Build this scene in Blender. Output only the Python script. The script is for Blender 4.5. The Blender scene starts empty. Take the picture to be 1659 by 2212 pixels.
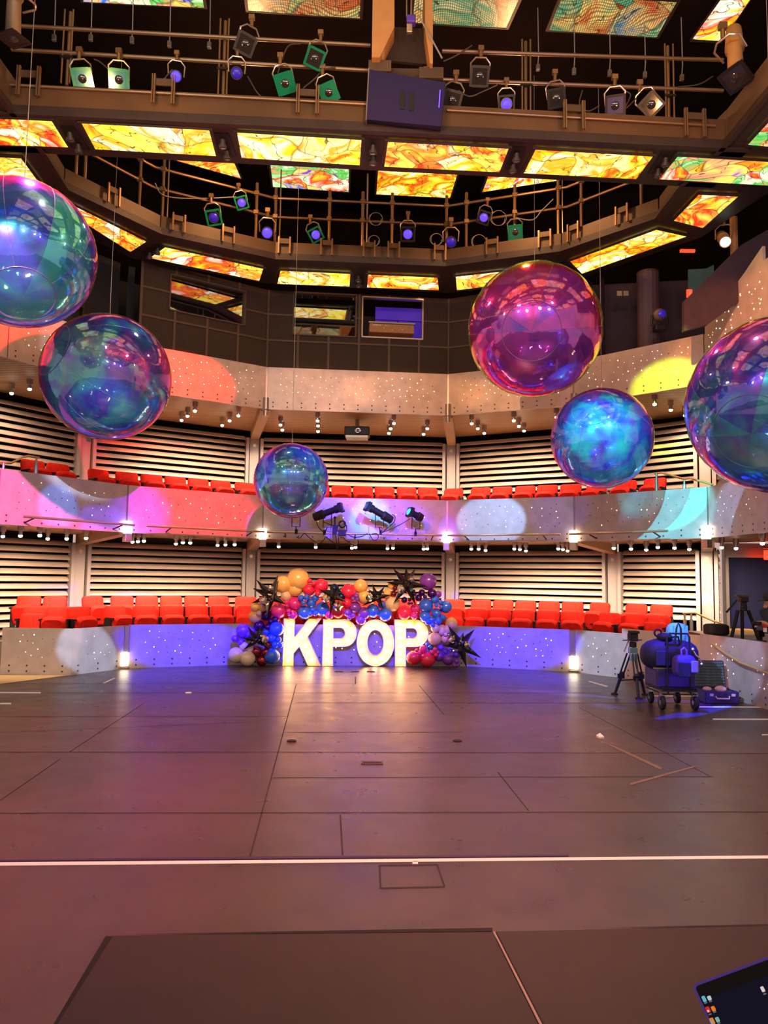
import bpy, math, random
from mathutils import Vector, Matrix, Euler
random.seed(7)
W, H, F = 1659, 2212, 1661.0
CAM = Vector((0, 0, 1.75)); PITCH, ROLL = 0.0865, 0.0148
_f = Vector((0, math.cos(PITCH), math.sin(PITCH))); _u = Vector((0, -math.sin(PITCH), math.cos(PITCH))); _r = Vector((1, 0, 0))
RT = _r*math.cos(ROLL) + _u*math.sin(ROLL); UP = -_r*math.sin(ROLL) + _u*math.cos(ROLL); FW = _f
col = bpy.context.scene.collection
def ray(px, py): return (FW + RT*((px-W/2)/F) - UP*((py-H/2)/F)).normalized()
def U(px, py, z=None, Y=None, seg=None):
    """where the sight line of an image point meets a level, a depth plane or a wall"""
    d = ray(px, py)
    if z is not None: t = (z-CAM.z)/d.z
    elif Y is not None: t = (Y-CAM.y)/d.y
    else:
        x0, y0, x1, y1 = seg[0][0], seg[0][1], seg[1][0], seg[1][1]; nx, ny = -(y1-y0), x1-x0
        t = ((x0-CAM.x)*nx+(y0-CAM.y)*ny)/(d.x*nx+d.y*ny)
    return CAM + d*t
def ratio(px, py=1200):
    d = ray(px, py); return d.x/d.y
def on_poly(px, poly, py=1200):
    k = ratio(px, py); best = None
    for i in range(len(poly)-1):
        (x0, y0), (x1, y1) = poly[i], poly[i+1]
        a = x0-k*y0; b = x1-k*y1
        if a*b <= 0 and a != b:
            s = a/(a-b); best = (x0+(x1-x0)*s, y0+(y1-y0)*s, i)
    return best
def srgb(h):
    c = [int(h[i:i+2], 16)/255 for i in (0, 2, 4)]
    return tuple((x/12.92 if x <= .04045 else ((x+.055)/1.055)**2.4) for x in c)+(1,)
# ---------------------------------------------------------------- mesh builder
def basis(d):
    d = Vector(d).normalized(); a = Vector((0, 0, 1)) if abs(d.z) < .95 else Vector((1, 0, 0))
    x = d.cross(a).normalized(); y = d.cross(x).normalized(); return x, y, d
class MB:
    def __init__(s): s.v = []; s.f = []; s.m = []
    def add(s, v, f, m=0):
        o = len(s.v); s.v += [tuple(p) for p in v]; s.f += [tuple(i+o for i in q) for q in f]; s.m += [m]*len(f); return s
    def box(s, c, d, R=None, m=0):
        hx, hy, hz = d[0]/2, d[1]/2, d[2]/2; c = Vector(c)
        vs = [Vector((a*hx, b*hy, e*hz)) for a in (-1, 1) for b in (-1, 1) for e in (-1, 1)]
        if R is not None: vs = [R @ p for p in vs]
        return s.add([c+p for p in vs], [(0, 1, 3, 2), (4, 6, 7, 5), (0, 4, 5, 1), (2, 3, 7, 6), (0, 2, 6, 4), (1, 5, 7, 3)], m)
    def rings(s, rs, closed=False, caps=True, m=0):
        n = len(rs[0]); vs = [p for r in rs for p in r]; fs = []
        k = len(rs)
        for i in range(k if closed else k-1):
            j = (i+1) % k
            for a in range(n): fs.append((i*n+a, i*n+(a+1) % n, j*n+(a+1) % n, j*n+a))
        if caps and not closed: fs += [tuple(range(n-1, -1, -1)), tuple(range((k-1)*n, k*n))]
        return s.add(vs, fs, m)
    def cyl(s, p0, p1, r0, r1=None, n=12, m=0, caps=True):
        p0, p1 = Vector(p0), Vector(p1); r1 = r0 if r1 is None else r1; x, y, d = basis(p1-p0)
        R = [[p+(x*math.cos(t)+y*math.sin(t))*r for t in [2*math.pi*i/n for i in range(n)]] for p, r in ((p0, r0), (p1, r1))]
        return s.rings(R, caps=caps, m=m)
    def lathe(s, p0, d, prof, n=16, m=0):
        p0 = Vector(p0); x, y, d = basis(d)
        R = [[p0+d*h+(x*math.cos(t)+y*math.sin(t))*max(r, 1e-4) for t in [2*math.pi*i/n for i in range(n)]] for h, r in prof]
        return s.rings(R, m=m)
    def tube(s, pts, r, n=6, m=0, closed=False):
        pts = [Vector(p) for p in pts]; rs = []; k = len(pts); px = None
        for i, p in enumerate(pts):
            a = pts[i-1] if (i > 0 or closed) else p; b = pts[(i+1) % k] if (i < k-1 or closed) else p
            d = (b-a).normalized()
            if px is None: x, y, _ = basis(d)
            else:
                x = (px-d*px.dot(d)).normalized(); y = d.cross(x)
            px = x
            rr = r[i] if isinstance(r, (list, tuple)) else r
            rs.append([p+(x*math.cos(t)+y*math.sin(t))*rr for t in [2*math.pi*j/n for j in range(n)]])
        return s.rings(rs, closed=closed, m=m)
    def sphere(s, c, r, n=16, m=0, sc=(1, 1, 1), R=None):
        c = Vector(c); k = n//2; vs = [Vector((0, 0, 1))]; fs = []
        for i in range(1, k):
            t = math.pi*i/k
            for j in range(n):
                a = 2*math.pi*j/n; vs.append(Vector((math.sin(t)*math.cos(a), math.sin(t)*math.sin(a), math.cos(t))))
        vs.append(Vector((0, 0, -1)))
        for j in range(n): fs.append((0, 1+j, 1+(j+1) % n))
        for i in range(k-2):
            for j in range(n): a = 1+i*n; fs.append((a+j, a+n+j, a+n+(j+1) % n, a+(j+1) % n))
        a = 1+(k-2)*n
        for j in range(n): fs.append((a+j, len(vs)-1, a+(j+1) % n))
        vs = [Vector((p.x*sc[0], p.y*sc[1], p.z*sc[2]))*r for p in vs]
        if R is not None: vs = [R @ p for p in vs]
        return s.add([c+p for p in vs], fs, m)
    def prism(s, poly, o, x, y, d, m=0):
        """poly in the (x, y) frame at o, extruded by vector d"""
        o, x, y, d = Vector(o), Vector(x), Vector(y), Vector(d); n = len(poly)
        a = [o+x*p[0]+y*p[1] for p in poly]; b = [p+d for p in a]
        fs = [tuple(range(n-1, -1, -1)), tuple(range(n, 2*n))]+[(i, (i+1) % n, n+(i+1) % n, n+i) for i in range(n)]
        return s.add(a+b, fs, m)
    def quad(s, a, b, c, d, m=0): return s.add([a, b, c, d], [(0, 1, 2, 3)], m)
    def obj(s, name, mats, parent=None, smooth=False, bevel=0, origin=None, bang=40):
        if not isinstance(mats, (list, tuple)): mats = [mats]
        me = bpy.data.meshes.new(name); off = Vector(origin) if origin is not None else Vector((0, 0, 0))
        me.from_pydata([tuple(Vector(p)-off) for p in s.v], [], s.f)
        for q in mats: me.materials.append(q)
        me.polygons.foreach_set('material_index', s.m); me.update()
        import bmesh
        bm = bmesh.new(); bm.from_mesh(me); bmesh.ops.recalc_face_normals(bm, faces=bm.faces); bm.to_mesh(me); bm.free()
        if smooth:
            me.polygons.foreach_set('use_smooth', [True]*len(me.polygons))
            try: me.set_sharp_from_angle(angle=math.radians(bang))
            except Exception: pass
        o = bpy.data.objects.new(name, me); col.objects.link(o); o.location = off
        if parent is not None: o.parent = parent; o.location = (0, 0, 0) if origin is None else off
        if bevel:
            b = o.modifiers.new('bevel', 'BEVEL'); b.width = bevel; b.segments = 2; b.limit_method = 'ANGLE'
        return o
def rrect(w, h, r, n=4):
    P = []
    for cx, cy, a0 in ((w/2-r, h/2-r, 0), (-w/2+r, h/2-r, 90), (-w/2+r, -h/2+r, 180), (w/2-r, -h/2+r, 270)):
        for i in range(n+1):
            a = math.radians(a0+90*i/n); P.append((cx+r*math.cos(a), cy+r*math.sin(a)))
    return P
# ---------------------------------------------------------------- things
LAB = []
def tag(o, label, cat, group=None):
    o['label'] = label; o['category'] = cat
    if group: o['group'] = group
    LAB.append(o); return o
def thing(name, loc, label, cat, group=None, rot=(0, 0, 0)):
    o = bpy.data.objects.new(name, None); col.objects.link(o); o.location = loc; o.rotation_euler = rot
    o.empty_display_size = .1; return tag(o, label, cat, group)
def struct(o): o['kind'] = 'structure'; return o
def dup(root, loc, label, group=None, rot=None):
    r = root.copy(); col.objects.link(r); r.location = loc; r['label'] = label
    if rot is not None: r.rotation_euler = rot
    if group: r['group'] = group
    LAB.append(r)
    for ch in list(root.children):
        c = ch.copy(); col.objects.link(c); c.parent = r
        for g in ch.children:
            d = g.copy(); col.objects.link(d); d.parent = c
    return r
ONES = ['', 'first', 'second', 'third', 'fourth', 'fifth', 'sixth', 'seventh', 'eighth', 'ninth', 'tenth', 'eleventh', 'twelfth', 'thirteenth', 'fourteenth', 'fifteenth', 'sixteenth', 'seventeenth', 'eighteenth', 'nineteenth']
TENS = {2: ('twenty', 'twentieth'), 3: ('thirty', 'thirtieth'), 4: ('forty', 'fortieth'), 5: ('fifty', 'fiftieth')}
def ordw(i, n):
    if i == 1: return 'leftmost'
    if i == n: return 'rightmost'
    if i < 20: return ONES[i]
    t, u = divmod(i, 10)
    return TENS[t][1] if u == 0 else TENS[t][0]+'-'+ONES[u]
def finish_labels():
    by = {}
    for o in LAB: by.setdefault(o['label'], []).append(o)
    for lab, os_ in by.items():
        os_.sort(key=lambda o: o.location.x/max(o.location.y, .5))
        n = len(os_)
        for i, o in enumerate(os_):
            if n == 1: w = 'single'; o['label'] = lab.replace('{o} ', ''); continue
            w = ordw(i+1, n)
            o['label'] = lab.replace('{o}', w) if '{o}' in lab else w+' '+lab
# ---------------------------------------------------------------- materials
def nt(name):
    m = bpy.data.materials.new(name); m.use_nodes = True; t = m.node_tree
    return m, t, t.nodes, t.links, t.nodes['Principled BSDF']
def mat(name, c, rough=.5, metal=0, noise=0, nscale=6, bump=0, bscale=60, coat=0, emit=None, es=0, spec=.5):
    m, t, N, L, b = nt(name)
    c = srgb(c) if isinstance(c, str) else c
    b.inputs['Base Color'].default_value = c; b.inputs['Roughness'].default_value = rough; b.inputs['Metallic'].default_value = metal
    b.inputs['Specular IOR Level'].default_value = spec
    if coat: b.inputs['Coat Weight'].default_value = coat; b.inputs['Coat Roughness'].default_value = .08
    if noise:
        g = N.new('ShaderNodeNewGeometry'); n = N.new('ShaderNodeTexNoise'); n.inputs['Scale'].default_value = nscale; n.inputs['Detail'].default_value = 5
        L.new(g.outputs['Position'], n.inputs['Vector']); r = N.new('ShaderNodeValToRGB')
        lo = tuple(max(0, x*(1-noise)) for x in c[:3])+(1,); hi = tuple(min(1, x*(1+noise)) for x in c[:3])+(1,)
        r.color_ramp.elements[0].color = lo; r.color_ramp.elements[0].position = .3; r.color_ramp.elements[1].color = hi; r.color_ramp.elements[1].position = .7
        L.new(n.outputs['Fac'], r.inputs['Fac']); L.new(r.outputs['Color'], b.inputs['Base Color'])
    if bump:
        g = N.new('ShaderNodeNewGeometry'); n = N.new('ShaderNodeTexNoise'); n.inputs['Scale'].default_value = bscale; n.inputs['Detail'].default_value = 3
        L.new(g.outputs['Position'], n.inputs['Vector']); q = N.new('ShaderNodeBump'); q.inputs['Strength'].default_value = bump; q.inputs['Distance'].default_value = .01
        L.new(n.outputs['Fac'], q.inputs['Height']); L.new(q.outputs['Normal'], b.inputs['Normal'])
    if emit:
        b.inputs['Emission Color'].default_value = srgb(emit); b.inputs['Emission Strength'].default_value = es
    return m
def stained(name, cols, scale=1.6, es=2.4, mesh=False):
    """painted glass: warped blots of colour with thin dark contour lines, lit from behind"""
    m, t, N, L, b = nt(name)
    g = N.new('ShaderNodeNewGeometry'); oi = N.new('ShaderNodeObjectInfo')
    mul = N.new('ShaderNodeVectorMath'); mul.operation = 'SCALE'; L.new(oi.outputs['Random'], mul.inputs['Scale']); mul.inputs[0].default_value = (37, 91, 53)
    ad = N.new('ShaderNodeVectorMath'); ad.operation = 'ADD'; L.new(g.outputs['Position'], ad.inputs[0]); L.new(mul.outputs[0], ad.inputs[1])
    n1 = N.new('ShaderNodeTexNoise'); n1.inputs['Scale'].default_value = .8; n1.inputs['Detail'].default_value = 1; L.new(ad.outputs[0], n1.inputs['Vector'])
    sc = N.new('ShaderNodeVectorMath'); sc.operation = 'SCALE'; sc.inputs['Scale'].default_value = 1.3; L.new(n1.outputs['Color'], sc.inputs[0])
    a2 = N.new('ShaderNodeVectorMath'); a2.operation = 'ADD'; L.new(ad.outputs[0], a2.inputs[0]); L.new(sc.outputs[0], a2.inputs[1])
    v = N.new('ShaderNodeTexVoronoi'); v.inputs['Scale'].default_value = scale*1.5; L.new(a2.outputs[0], v.inputs['Vector'])
    v2 = N.new('ShaderNodeTexVoronoi'); v2.feature = 'DISTANCE_TO_EDGE'; v2.inputs['Scale'].default_value = scale*1.5; L.new(a2.outputs[0], v2.inputs['Vector'])
    n2 = N.new('ShaderNodeTexNoise'); n2.inputs['Scale'].default_value = scale*1.4; n2.inputs['Detail'].default_value = 3; n2.inputs['Distortion'].default_value = 1.2; L.new(a2.outputs[0], n2.inputs['Vector'])
    sep = N.new('ShaderNodeSeparateColor'); L.new(v.outputs['Color'], sep.inputs[0])
    mx = N.new('ShaderNodeMath'); mx.operation = 'MULTIPLY_ADD'; mx.inputs[1].default_value = .55; L.new(sep.outputs[0], mx.inputs[0])
    m3 = N.new('ShaderNodeMath'); m3.operation = 'MULTIPLY'; m3.inputs[1].default_value = .55; L.new(n2.outputs['Fac'], m3.inputs[0]); L.new(m3.outputs[0], mx.inputs[2])
    r = N.new('ShaderNodeValToRGB'); r.color_ramp.interpolation = 'B_SPLINE' if False else 'LINEAR'
    e = r.color_ramp.elements
    while len(e) > 1: e.remove(e[-1])
    k = len(cols)
    e[0].position = .12; e[0].color = srgb(cols[0])
    for i in range(1, k):
        q = e.new(.12+.78*i/(k-1)); q.color = srgb(cols[i])
        if i % 2 == 0:
            pass
    L.new(mx.outputs[0], r.inputs['Fac'])
    # contour lines
    n3 = N.new('ShaderNodeTexNoise'); n3.inputs['Scale'].default_value = 3.1; n3.inputs['Detail'].default_value = 2; L.new(a2.outputs[0], n3.inputs['Vector'])
    lt = N.new('ShaderNodeMath'); lt.operation = 'SUBTRACT'; L.new(n3.outputs['Fac'], lt.inputs[0]); lt.inputs[1].default_value = .5
    ab = N.new('ShaderNodeMath'); ab.operation = 'ABSOLUTE'; L.new(lt.outputs[0], ab.inputs[0])
    mr = N.new('ShaderNodeMapRange'); mr.inputs['From Min'].default_value = .002; mr.inputs['From Max'].default_value = .012; mr.inputs['To Min'].default_value = .12; L.new(ab.outputs[0], mr.inputs['Value'])
    mr2 = N.new('ShaderNodeMapRange'); mr2.inputs['From Min'].default_value = .003; mr2.inputs['From Max'].default_value = .03; mr2.inputs['To Min'].default_value = .35; L.new(v2.outputs['Distance'], mr2.inputs['Value'])
    mm = N.new('ShaderNodeMath'); mm.operation = 'MULTIPLY'; L.new(mr.outputs[0], mm.inputs[0]); L.new(mr2.outputs[0], mm.inputs[1])
    out = mm.outputs[0]
    if mesh:
        w = N.new('ShaderNodeTexWave'); w.inputs['Scale'].default_value = 9; w.inputs['Distortion'].default_value = 2; L.new(a2.outputs[0], w.inputs['Vector']); w.wave_type = 'RINGS'
        w2 = N.new('ShaderNodeTexWave'); w2.inputs['Scale'].default_value = 9; w2.inputs['Distortion'].default_value = 2; L.new(ad.outputs[0], w2.inputs['Vector'])
        q1 = N.new('ShaderNodeMath'); q1.operation = 'MULTIPLY'; L.new(w.outputs['Fac'], q1.inputs[0]); L.new(w2.outputs['Fac'], q1.inputs[1])
        q2 = N.new('ShaderNodeMapRange'); q2.inputs['To Min'].default_value = .25; q2.inputs['From Max'].default_value = .5; L.new(q1.outputs[0], q2.inputs['Value'])
        q3 = N.new('ShaderNodeMath'); q3.operation = 'MULTIPLY'; L.new(out, q3.inputs[0]); L.new(q2.outputs[0], q3.inputs[1]); out = q3.outputs[0]
    mc = N.new('ShaderNodeMix'); mc.data_type = 'RGBA'; mc.blend_type = 'MULTIPLY'; mc.inputs[0].default_value = 1
    L.new(r.outputs['Color'], mc.inputs[6]); L.new(out, mc.inputs[7])
    b.inputs['Base Color'].default_value = (.02, .02, .02, 1); b.inputs['Roughness'].default_value = .3
    L.new(mc.outputs[2], b.inputs['Emission Color']); b.inputs['Emission Strength'].default_value = es
    return m
def film(name, hue0, spread, refl=.42, rough=.04, tint=.5, haze=.2):
    """iridescent inflatable film: see-through, reflecting in colours that drift over each panel"""
    m, t, N, L, b = nt(name); N.remove(b); out = N['Material Output']
    tc = N.new('ShaderNodeTexCoord'); sx = N.new('ShaderNodeSeparateXYZ'); L.new(tc.outputs['Object'], sx.inputs[0])
    at = N.new('ShaderNodeMath'); at.operation = 'ARCTAN2'; L.new(sx.outputs[1], at.inputs[0]); L.new(sx.outputs[0], at.inputs[1])
    fl = N.new('ShaderNodeMath'); fl.operation = 'MULTIPLY'; fl.inputs[1].default_value = 10/(2*math.pi); L.new(at.outputs[0], fl.inputs[0])
    f2 = N.new('ShaderNodeMath'); f2.operation = 'FLOOR'; L.new(fl.outputs[0], f2.inputs[0])
    wn = N.new('ShaderNodeTexWhiteNoise'); wn.noise_dimensions = '1D'; L.new(f2.outputs[0], wn.inputs['W'])
    n = N.new('ShaderNodeTexNoise'); n.inputs['Scale'].default_value = 1.7; n.inputs['Detail'].default_value = 3; n.inputs['Distortion'].default_value = 1.2; L.new(tc.outputs['Object'], n.inputs['Vector'])
    lw = N.new('ShaderNodeFresnel'); lw.inputs['IOR'].default_value = 1.5
    a = N.new('ShaderNodeMath'); a.operation = 'MULTIPLY_ADD'; a.inputs[1].default_value = spread*.9; L.new(n.outputs['Fac'], a.inputs[0]); a.inputs[2].default_value = hue0-spread*.45+.0
    c = N.new('ShaderNodeMath'); c.operation = 'MULTIPLY_ADD'; c.inputs[1].default_value = .14; L.new(wn.outputs['Value'], c.inputs[0]); L.new(a.outputs[0], c.inputs[2])
    d = N.new('ShaderNodeMath'); d.operation = 'MULTIPLY_ADD'; d.inputs[1].default_value = 1.0; L.new(lw.outputs[0], d.inputs[0]); L.new(c.outputs[0], d.inputs[2])
    fr = N.new('ShaderNodeMath'); fr.operation = 'FRACT'; L.new(d.outputs[0], fr.inputs[0])
    hs = N.new('ShaderNodeCombineColor'); hs.mode = 'HSV'; L.new(fr.outputs[0], hs.inputs[0]); hs.inputs[1].default_value = .9; hs.inputs[2].default_value = 1
    df = N.new('ShaderNodeBsdfDiffuse'); tl = N.new('ShaderNodeBsdfTranslucent'); L.new(hs.outputs[0], df.inputs[0]); L.new(hs.outputs[0], tl.inputs[0]); dm = N.new('ShaderNodeMixShader'); dm.inputs[0].default_value = .5; L.new(df.outputs[0], dm.inputs[1]); L.new(tl.outputs[0], dm.inputs[2])
    gl = N.new('ShaderNodeBsdfGlossy'); gl.inputs['Roughness'].default_value = rough; L.new(hs.outputs[0], gl.inputs['Color'])
    g2 = N.new('ShaderNodeBsdfGlossy'); g2.inputs['Roughness'].default_value = .25; L.new(hs.outputs[0], g2.inputs['Color'])
    gm = N.new('ShaderNodeMixShader'); gm.inputs[0].default_value = .4; L.new(gl.outputs[0], gm.inputs[1]); L.new(g2.outputs[0], gm.inputs[2])
    tr = N.new('ShaderNodeBsdfTransparent')
    ht = N.new('ShaderNodeCombineColor'); ht.mode = 'HSV'; L.new(fr.outputs[0], ht.inputs[0]); ht.inputs[1].default_value = tint*.6; ht.inputs[2].default_value = .97
    L.new(ht.outputs[0], tr.inputs['Color'])
    n5 = N.new('ShaderNodeTexNoise'); n5.inputs['Scale'].default_value = 2.2; n5.inputs['Detail'].default_value = 2; L.new(tc.outputs['Object'], n5.inputs['Vector'])
    k = N.new('ShaderNodeMath'); k.operation = 'MULTIPLY_ADD'; k.inputs[1].default_value = .9; k.inputs[2].default_value = refl-.45+.05; L.new(n5.outputs['Fac'], k.inputs[0])
    k2 = N.new('ShaderNodeMath'); k2.operation = 'ADD'; k2.use_clamp = True; L.new(k.outputs[0], k2.inputs[0]); L.new(lw.outputs[0], k2.inputs[1])
    k3 = N.new('ShaderNodeMath'); k3.operation = 'MINIMUM'; k3.inputs[1].default_value = .8; L.new(k2.outputs[0], k3.inputs[0])
    bp = N.new('ShaderNodeBump'); bp.inputs['Strength'].default_value = .12; bp.inputs['Distance'].default_value = .05
    n6 = N.new('ShaderNodeTexNoise'); n6.inputs['Scale'].default_value = 3.5; n6.inputs['Detail'].default_value = 3; L.new(tc.outputs['Object'], n6.inputs['Vector']); L.new(n6.outputs['Fac'], bp.inputs['Height'])
    L.new(bp.outputs[0], gl.inputs['Normal'])
    mx = N.new('ShaderNodeMixShader'); L.new(k3.outputs[0], mx.inputs[0]); L.new(tr.outputs[0], mx.inputs[1]); L.new(gm.outputs[0], mx.inputs[2])
    mz = N.new('ShaderNodeMixShader'); mz.inputs[0].default_value = haze; L.new(mx.outputs[0], mz.inputs[1]); L.new(dm.outputs[0], mz.inputs[2]); wg = N.new('ShaderNodeBsdfGlossy'); wg.inputs['Roughness'].default_value = .015; L.new(bp.outputs[0], wg.inputs['Normal']); wf = N.new('ShaderNodeMath'); wf.operation = 'MULTIPLY_ADD'; wf.inputs[1].default_value = .5; wf.inputs[2].default_value = .07; L.new(lw.outputs[0], wf.inputs[0]); wm = N.new('ShaderNodeMixShader'); L.new(wf.outputs[0], wm.inputs[0]); L.new(mz.outputs[0], wm.inputs[1]); L.new(wg.outputs[0], wm.inputs[2]); L.new(wm.outputs[0], out.inputs['Surface']); return m
def glass_pane(name, tint=(.8, .85, .85), refl=.35):
    m, t, N, L, b = nt(name); N.remove(b); out = N['Material Output']
    tr = N.new('ShaderNodeBsdfTransparent'); tr.inputs['Color'].default_value = tint+(1,)
    g = N.new('ShaderNodeBsdfGlossy'); g.inputs['Roughness'].default_value = .02
    mx = N.new('ShaderNodeMixShader'); mx.inputs[0].default_value = refl; L.new(tr.outputs[0], mx.inputs[1]); L.new(g.outputs[0], mx.inputs[2]); L.new(mx.outputs[0], out.inputs['Surface']); return m

M = {}
M['fascia'] = mat('perforated_panel_grey', 'b9a9a0', .38, .2, noise=.12, nscale=5, bump=.05, bscale=30)
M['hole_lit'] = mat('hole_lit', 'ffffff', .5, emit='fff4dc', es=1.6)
M['hole_dark'] = mat('hole_dark', '3a3030', .6)
M['post'] = mat('post_metal', '9a9088', .35, .7)
M['column'] = mat('column_paint', 'a79b98', .45, .1)
M['louver'] = mat('louver_metal', 'cdb9a8', .4, .35, noise=.06, nscale=3)
M['black'] = mat('black_paint', '14110f', .55)
M['void'] = mat('dark_void', '140c08', .95, spec=.1)
M['soffit'] = mat('soffit_wood', '8b6a48', .5, noise=.18, nscale=2.5)
M['beam'] = mat('beam_paint', 'a98a68', .45)
M['ring'] = mat('ring_steel', '3a2c26', .5, .2, noise=.2, nscale=3)
M['kick'] = mat('kick_plate', '5a4634', .5, .2, noise=.15, nscale=3)
M['pipe'] = mat('pipe_steel', '8f6f50', .4, .6)
M['tan'] = mat('tan_panel', 'c08a50', .55, noise=.06)
M['booth'] = mat('booth_fabric', '38271e', .85, noise=.2, nscale=30)
M['booth_strip'] = mat('booth_strip', '543c2c', .6)
M['navy'] = mat('navy_dark', '14121c', .8)
M['plum'] = mat('plum_dark', '33202e', .75, noise=.2)  # purple light on the right-hand walls is put into this colour
M['seat'] = mat('seat_fabric', 'e8200a', .75, noise=.12, nscale=9, bump=.08, bscale=200, spec=.3)
M['seat_dark'] = mat('seat_frame', '181214', .5)
M['slab'] = mat('slab', '6b5b52', .6)
M['can'] = mat('can_metal', 'b8a8a0', .3, .8)
M['lens'] = mat('lens_lit', 'fff3d8', .4, emit='fff0cf', es=9)
M['lampbox'] = mat('lampbox_lit', 'fff6e6', .4, emit='ffe9c8', es=3.2)
M['steel'] = mat('bright_steel', 'cbb79c', .3, .85)
M['chrome'] = mat('chrome', 'd8d4d0', .15, 1)
M['dkmetal'] = mat('dark_metal', '2a2422', .45, .5)
M['body'] = mat('lamp_body', '3a322c', .5, .3)
M['body_t'] = mat('lamp_body_worn', '8a7258', .45, .5)
M['cord'] = mat('cord', '4a3a30', .6)
M['string'] = mat('white_string', '9a9088', .6)
M['blue_on'] = mat('blue_lens_lit', '2a20ff', .4, emit='3a28ff', es=2.2)
M['blue_dim'] = mat('blue_lens_dim', '2a2080', .3, emit='3018b0', es=.35)
M['green_gel'] = mat('green_gel', '108a5c', .2, .2, coat=1)
M['teal_gel'] = mat('teal_gel', '2a8a88', .15, .3, coat=1)
M['clear_gel'] = mat('grey_glass', '38302a', .15, .4, coat=1)
M['lilac_gel'] = mat('lilac_gel', '5a5078', .2, .2, coat=1)
M['white'] = mat('white_paint', 'f2ede6', .5)
M['ivory'] = mat('ivory_enamel', 'ffcf7c', .4)
M['bulb'] = mat('bulb_lit', 'fff0d0', .3, emit='ffd88c', es=11)
M['skin'] = mat('skin', 'd9a284', .55)
M['cloth_dk'] = mat('dark_cloth', '2b3340', .85)
M['cap'] = mat('cap_cloth', '30332e', .85)
M['red'] = mat('red_plastic', 'd8281c', .5)
M['exit'] = mat('exit_red', 'ff3a20', .5, emit='ff3018', es=2.0)
M['purple_box'] = mat('speaker_violet_lit', '1e1246', .8, noise=.1, nscale=200)  # violet stage light on the box is put into its colour
M['purple_bag'] = mat('violet_nylon', '4a2a86', .6, noise=.15, nscale=12)
M['dk_bag'] = mat('navy_nylon', '1c1638', .65, noise=.2, nscale=8)
M['foam'] = mat('egg_foam', '3d4a54', .9)
M['case'] = mat('case_plastic', '33206c', .45)
M['rubber'] = mat('rubber', '15121a', .7)
M['pinkish'] = mat('pink_pad', 'e6b4d8', .7)
M['tape'] = mat('white_tape', 'f4f0ec', .5)
M['teal_cloth'] = mat('teal_cloth', '5fb8c4', .8)
WARM = ['fff8e0', 'ffd21e', 'ff9a10', 'ffe030', 'e02808', 'fff0c0', 'ffc010', 'f07010', '30a038', 'ffe860']
M['g_yel'] = stained('stained_yellow', ['2f9a3c', 'ffd21a', 'ffe860', 'f8a010', 'fff4c0', 'ffcc18', 'd8400c', 'ffe028', 'fff0a0', 'ff9a10', 'ffe860', '1c60c8'], 1.15, 1.0)
M['g_red'] = stained('stained_red', ['2858c0', 'ffb818', 'fff6d0', 'e82808', 'ffd020', 'fff0b0', 'f07010', 'ffe050', 'd81c0c', 'ffd838', 'fff4c8'], 1.15, 1.0)
M['g_grn'] = stained('stained_green', ['ffe890', '18a070', '2a66d8', 'ffcf30', 'e83818', 'fff4d0', '30c048', 'ff8c70', 'ffe060', '8040c0'], 1.4, .8)
M['g_dim'] = stained('stained_mesh', ['ffe0a0', 'e8b860', 'f8d890', '50a878', 'ffd070', 'd85020', 'f0c070', '3a88a8'], 1.2, .6, mesh=True)
Z3 = Vector((0, 0, 1))
FP = [(-7.3, 11.3), (-6.4, 12.7), (-4.96, 14.79), (-2.59, 16.4), (1.38, 16.76), (3.88, 15.61), (5.81, 13.73), (6.0, 11.9), (6.2, 9.6)]
RP = [(-8.6, 14.3), (-6.75, 17.1), (-3.33, 19.35), (1.73, 19.75), (5.3, 17.75), (6.81, 16.2), (9.4, 15.9)]
ZM0, ZM1, ZU0, ZU1 = 2.56, 3.48, 5.37, 6.30
def P3(p, z): return Vector((p[0], p[1], z))
def seg_frame(a, b):
    a, b = Vector((a[0], a[1], 0)), Vector((b[0], b[1], 0)); t = (b-a).normalized(); n = Vector((-t.y, t.x, 0))   # n points away from the stage
    return a, b, t, n, (b-a).length
def offset(poly, d):
    out = []
    for i, p in enumerate(poly):
        ns = []
        if i > 0: ns.append(seg_frame(poly[i-1], p)[3])
        if i < len(poly)-1: ns.append(seg_frame(p, poly[i+1])[3])
        n = sum(ns, Vector((0, 0, 0))).normalized(); k = d/max(.3, n.dot(ns[0])); out.append((p[0]+n.x*k, p[1]+n.y*k))
    return out
def wbox(mb, a, b, z0, z1, d0, d1, m=0):
    """box along plan segment a-b, from depth d0 to d1 behind it"""
    A, B, t, n, L = seg_frame(a, b)
    q = [A+n*d0, B+n*d0, B+n*d1, A+n*d1]
    vs = [p+Z3*z0 for p in q]+[p+Z3*z1 for p in q]
    return mb.add(vs, [(3, 2, 1, 0), (4, 5, 6, 7), (0, 1, 5, 4), (1, 2, 6, 5), (2, 3, 7, 6), (3, 0, 4, 7)], m)
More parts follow.
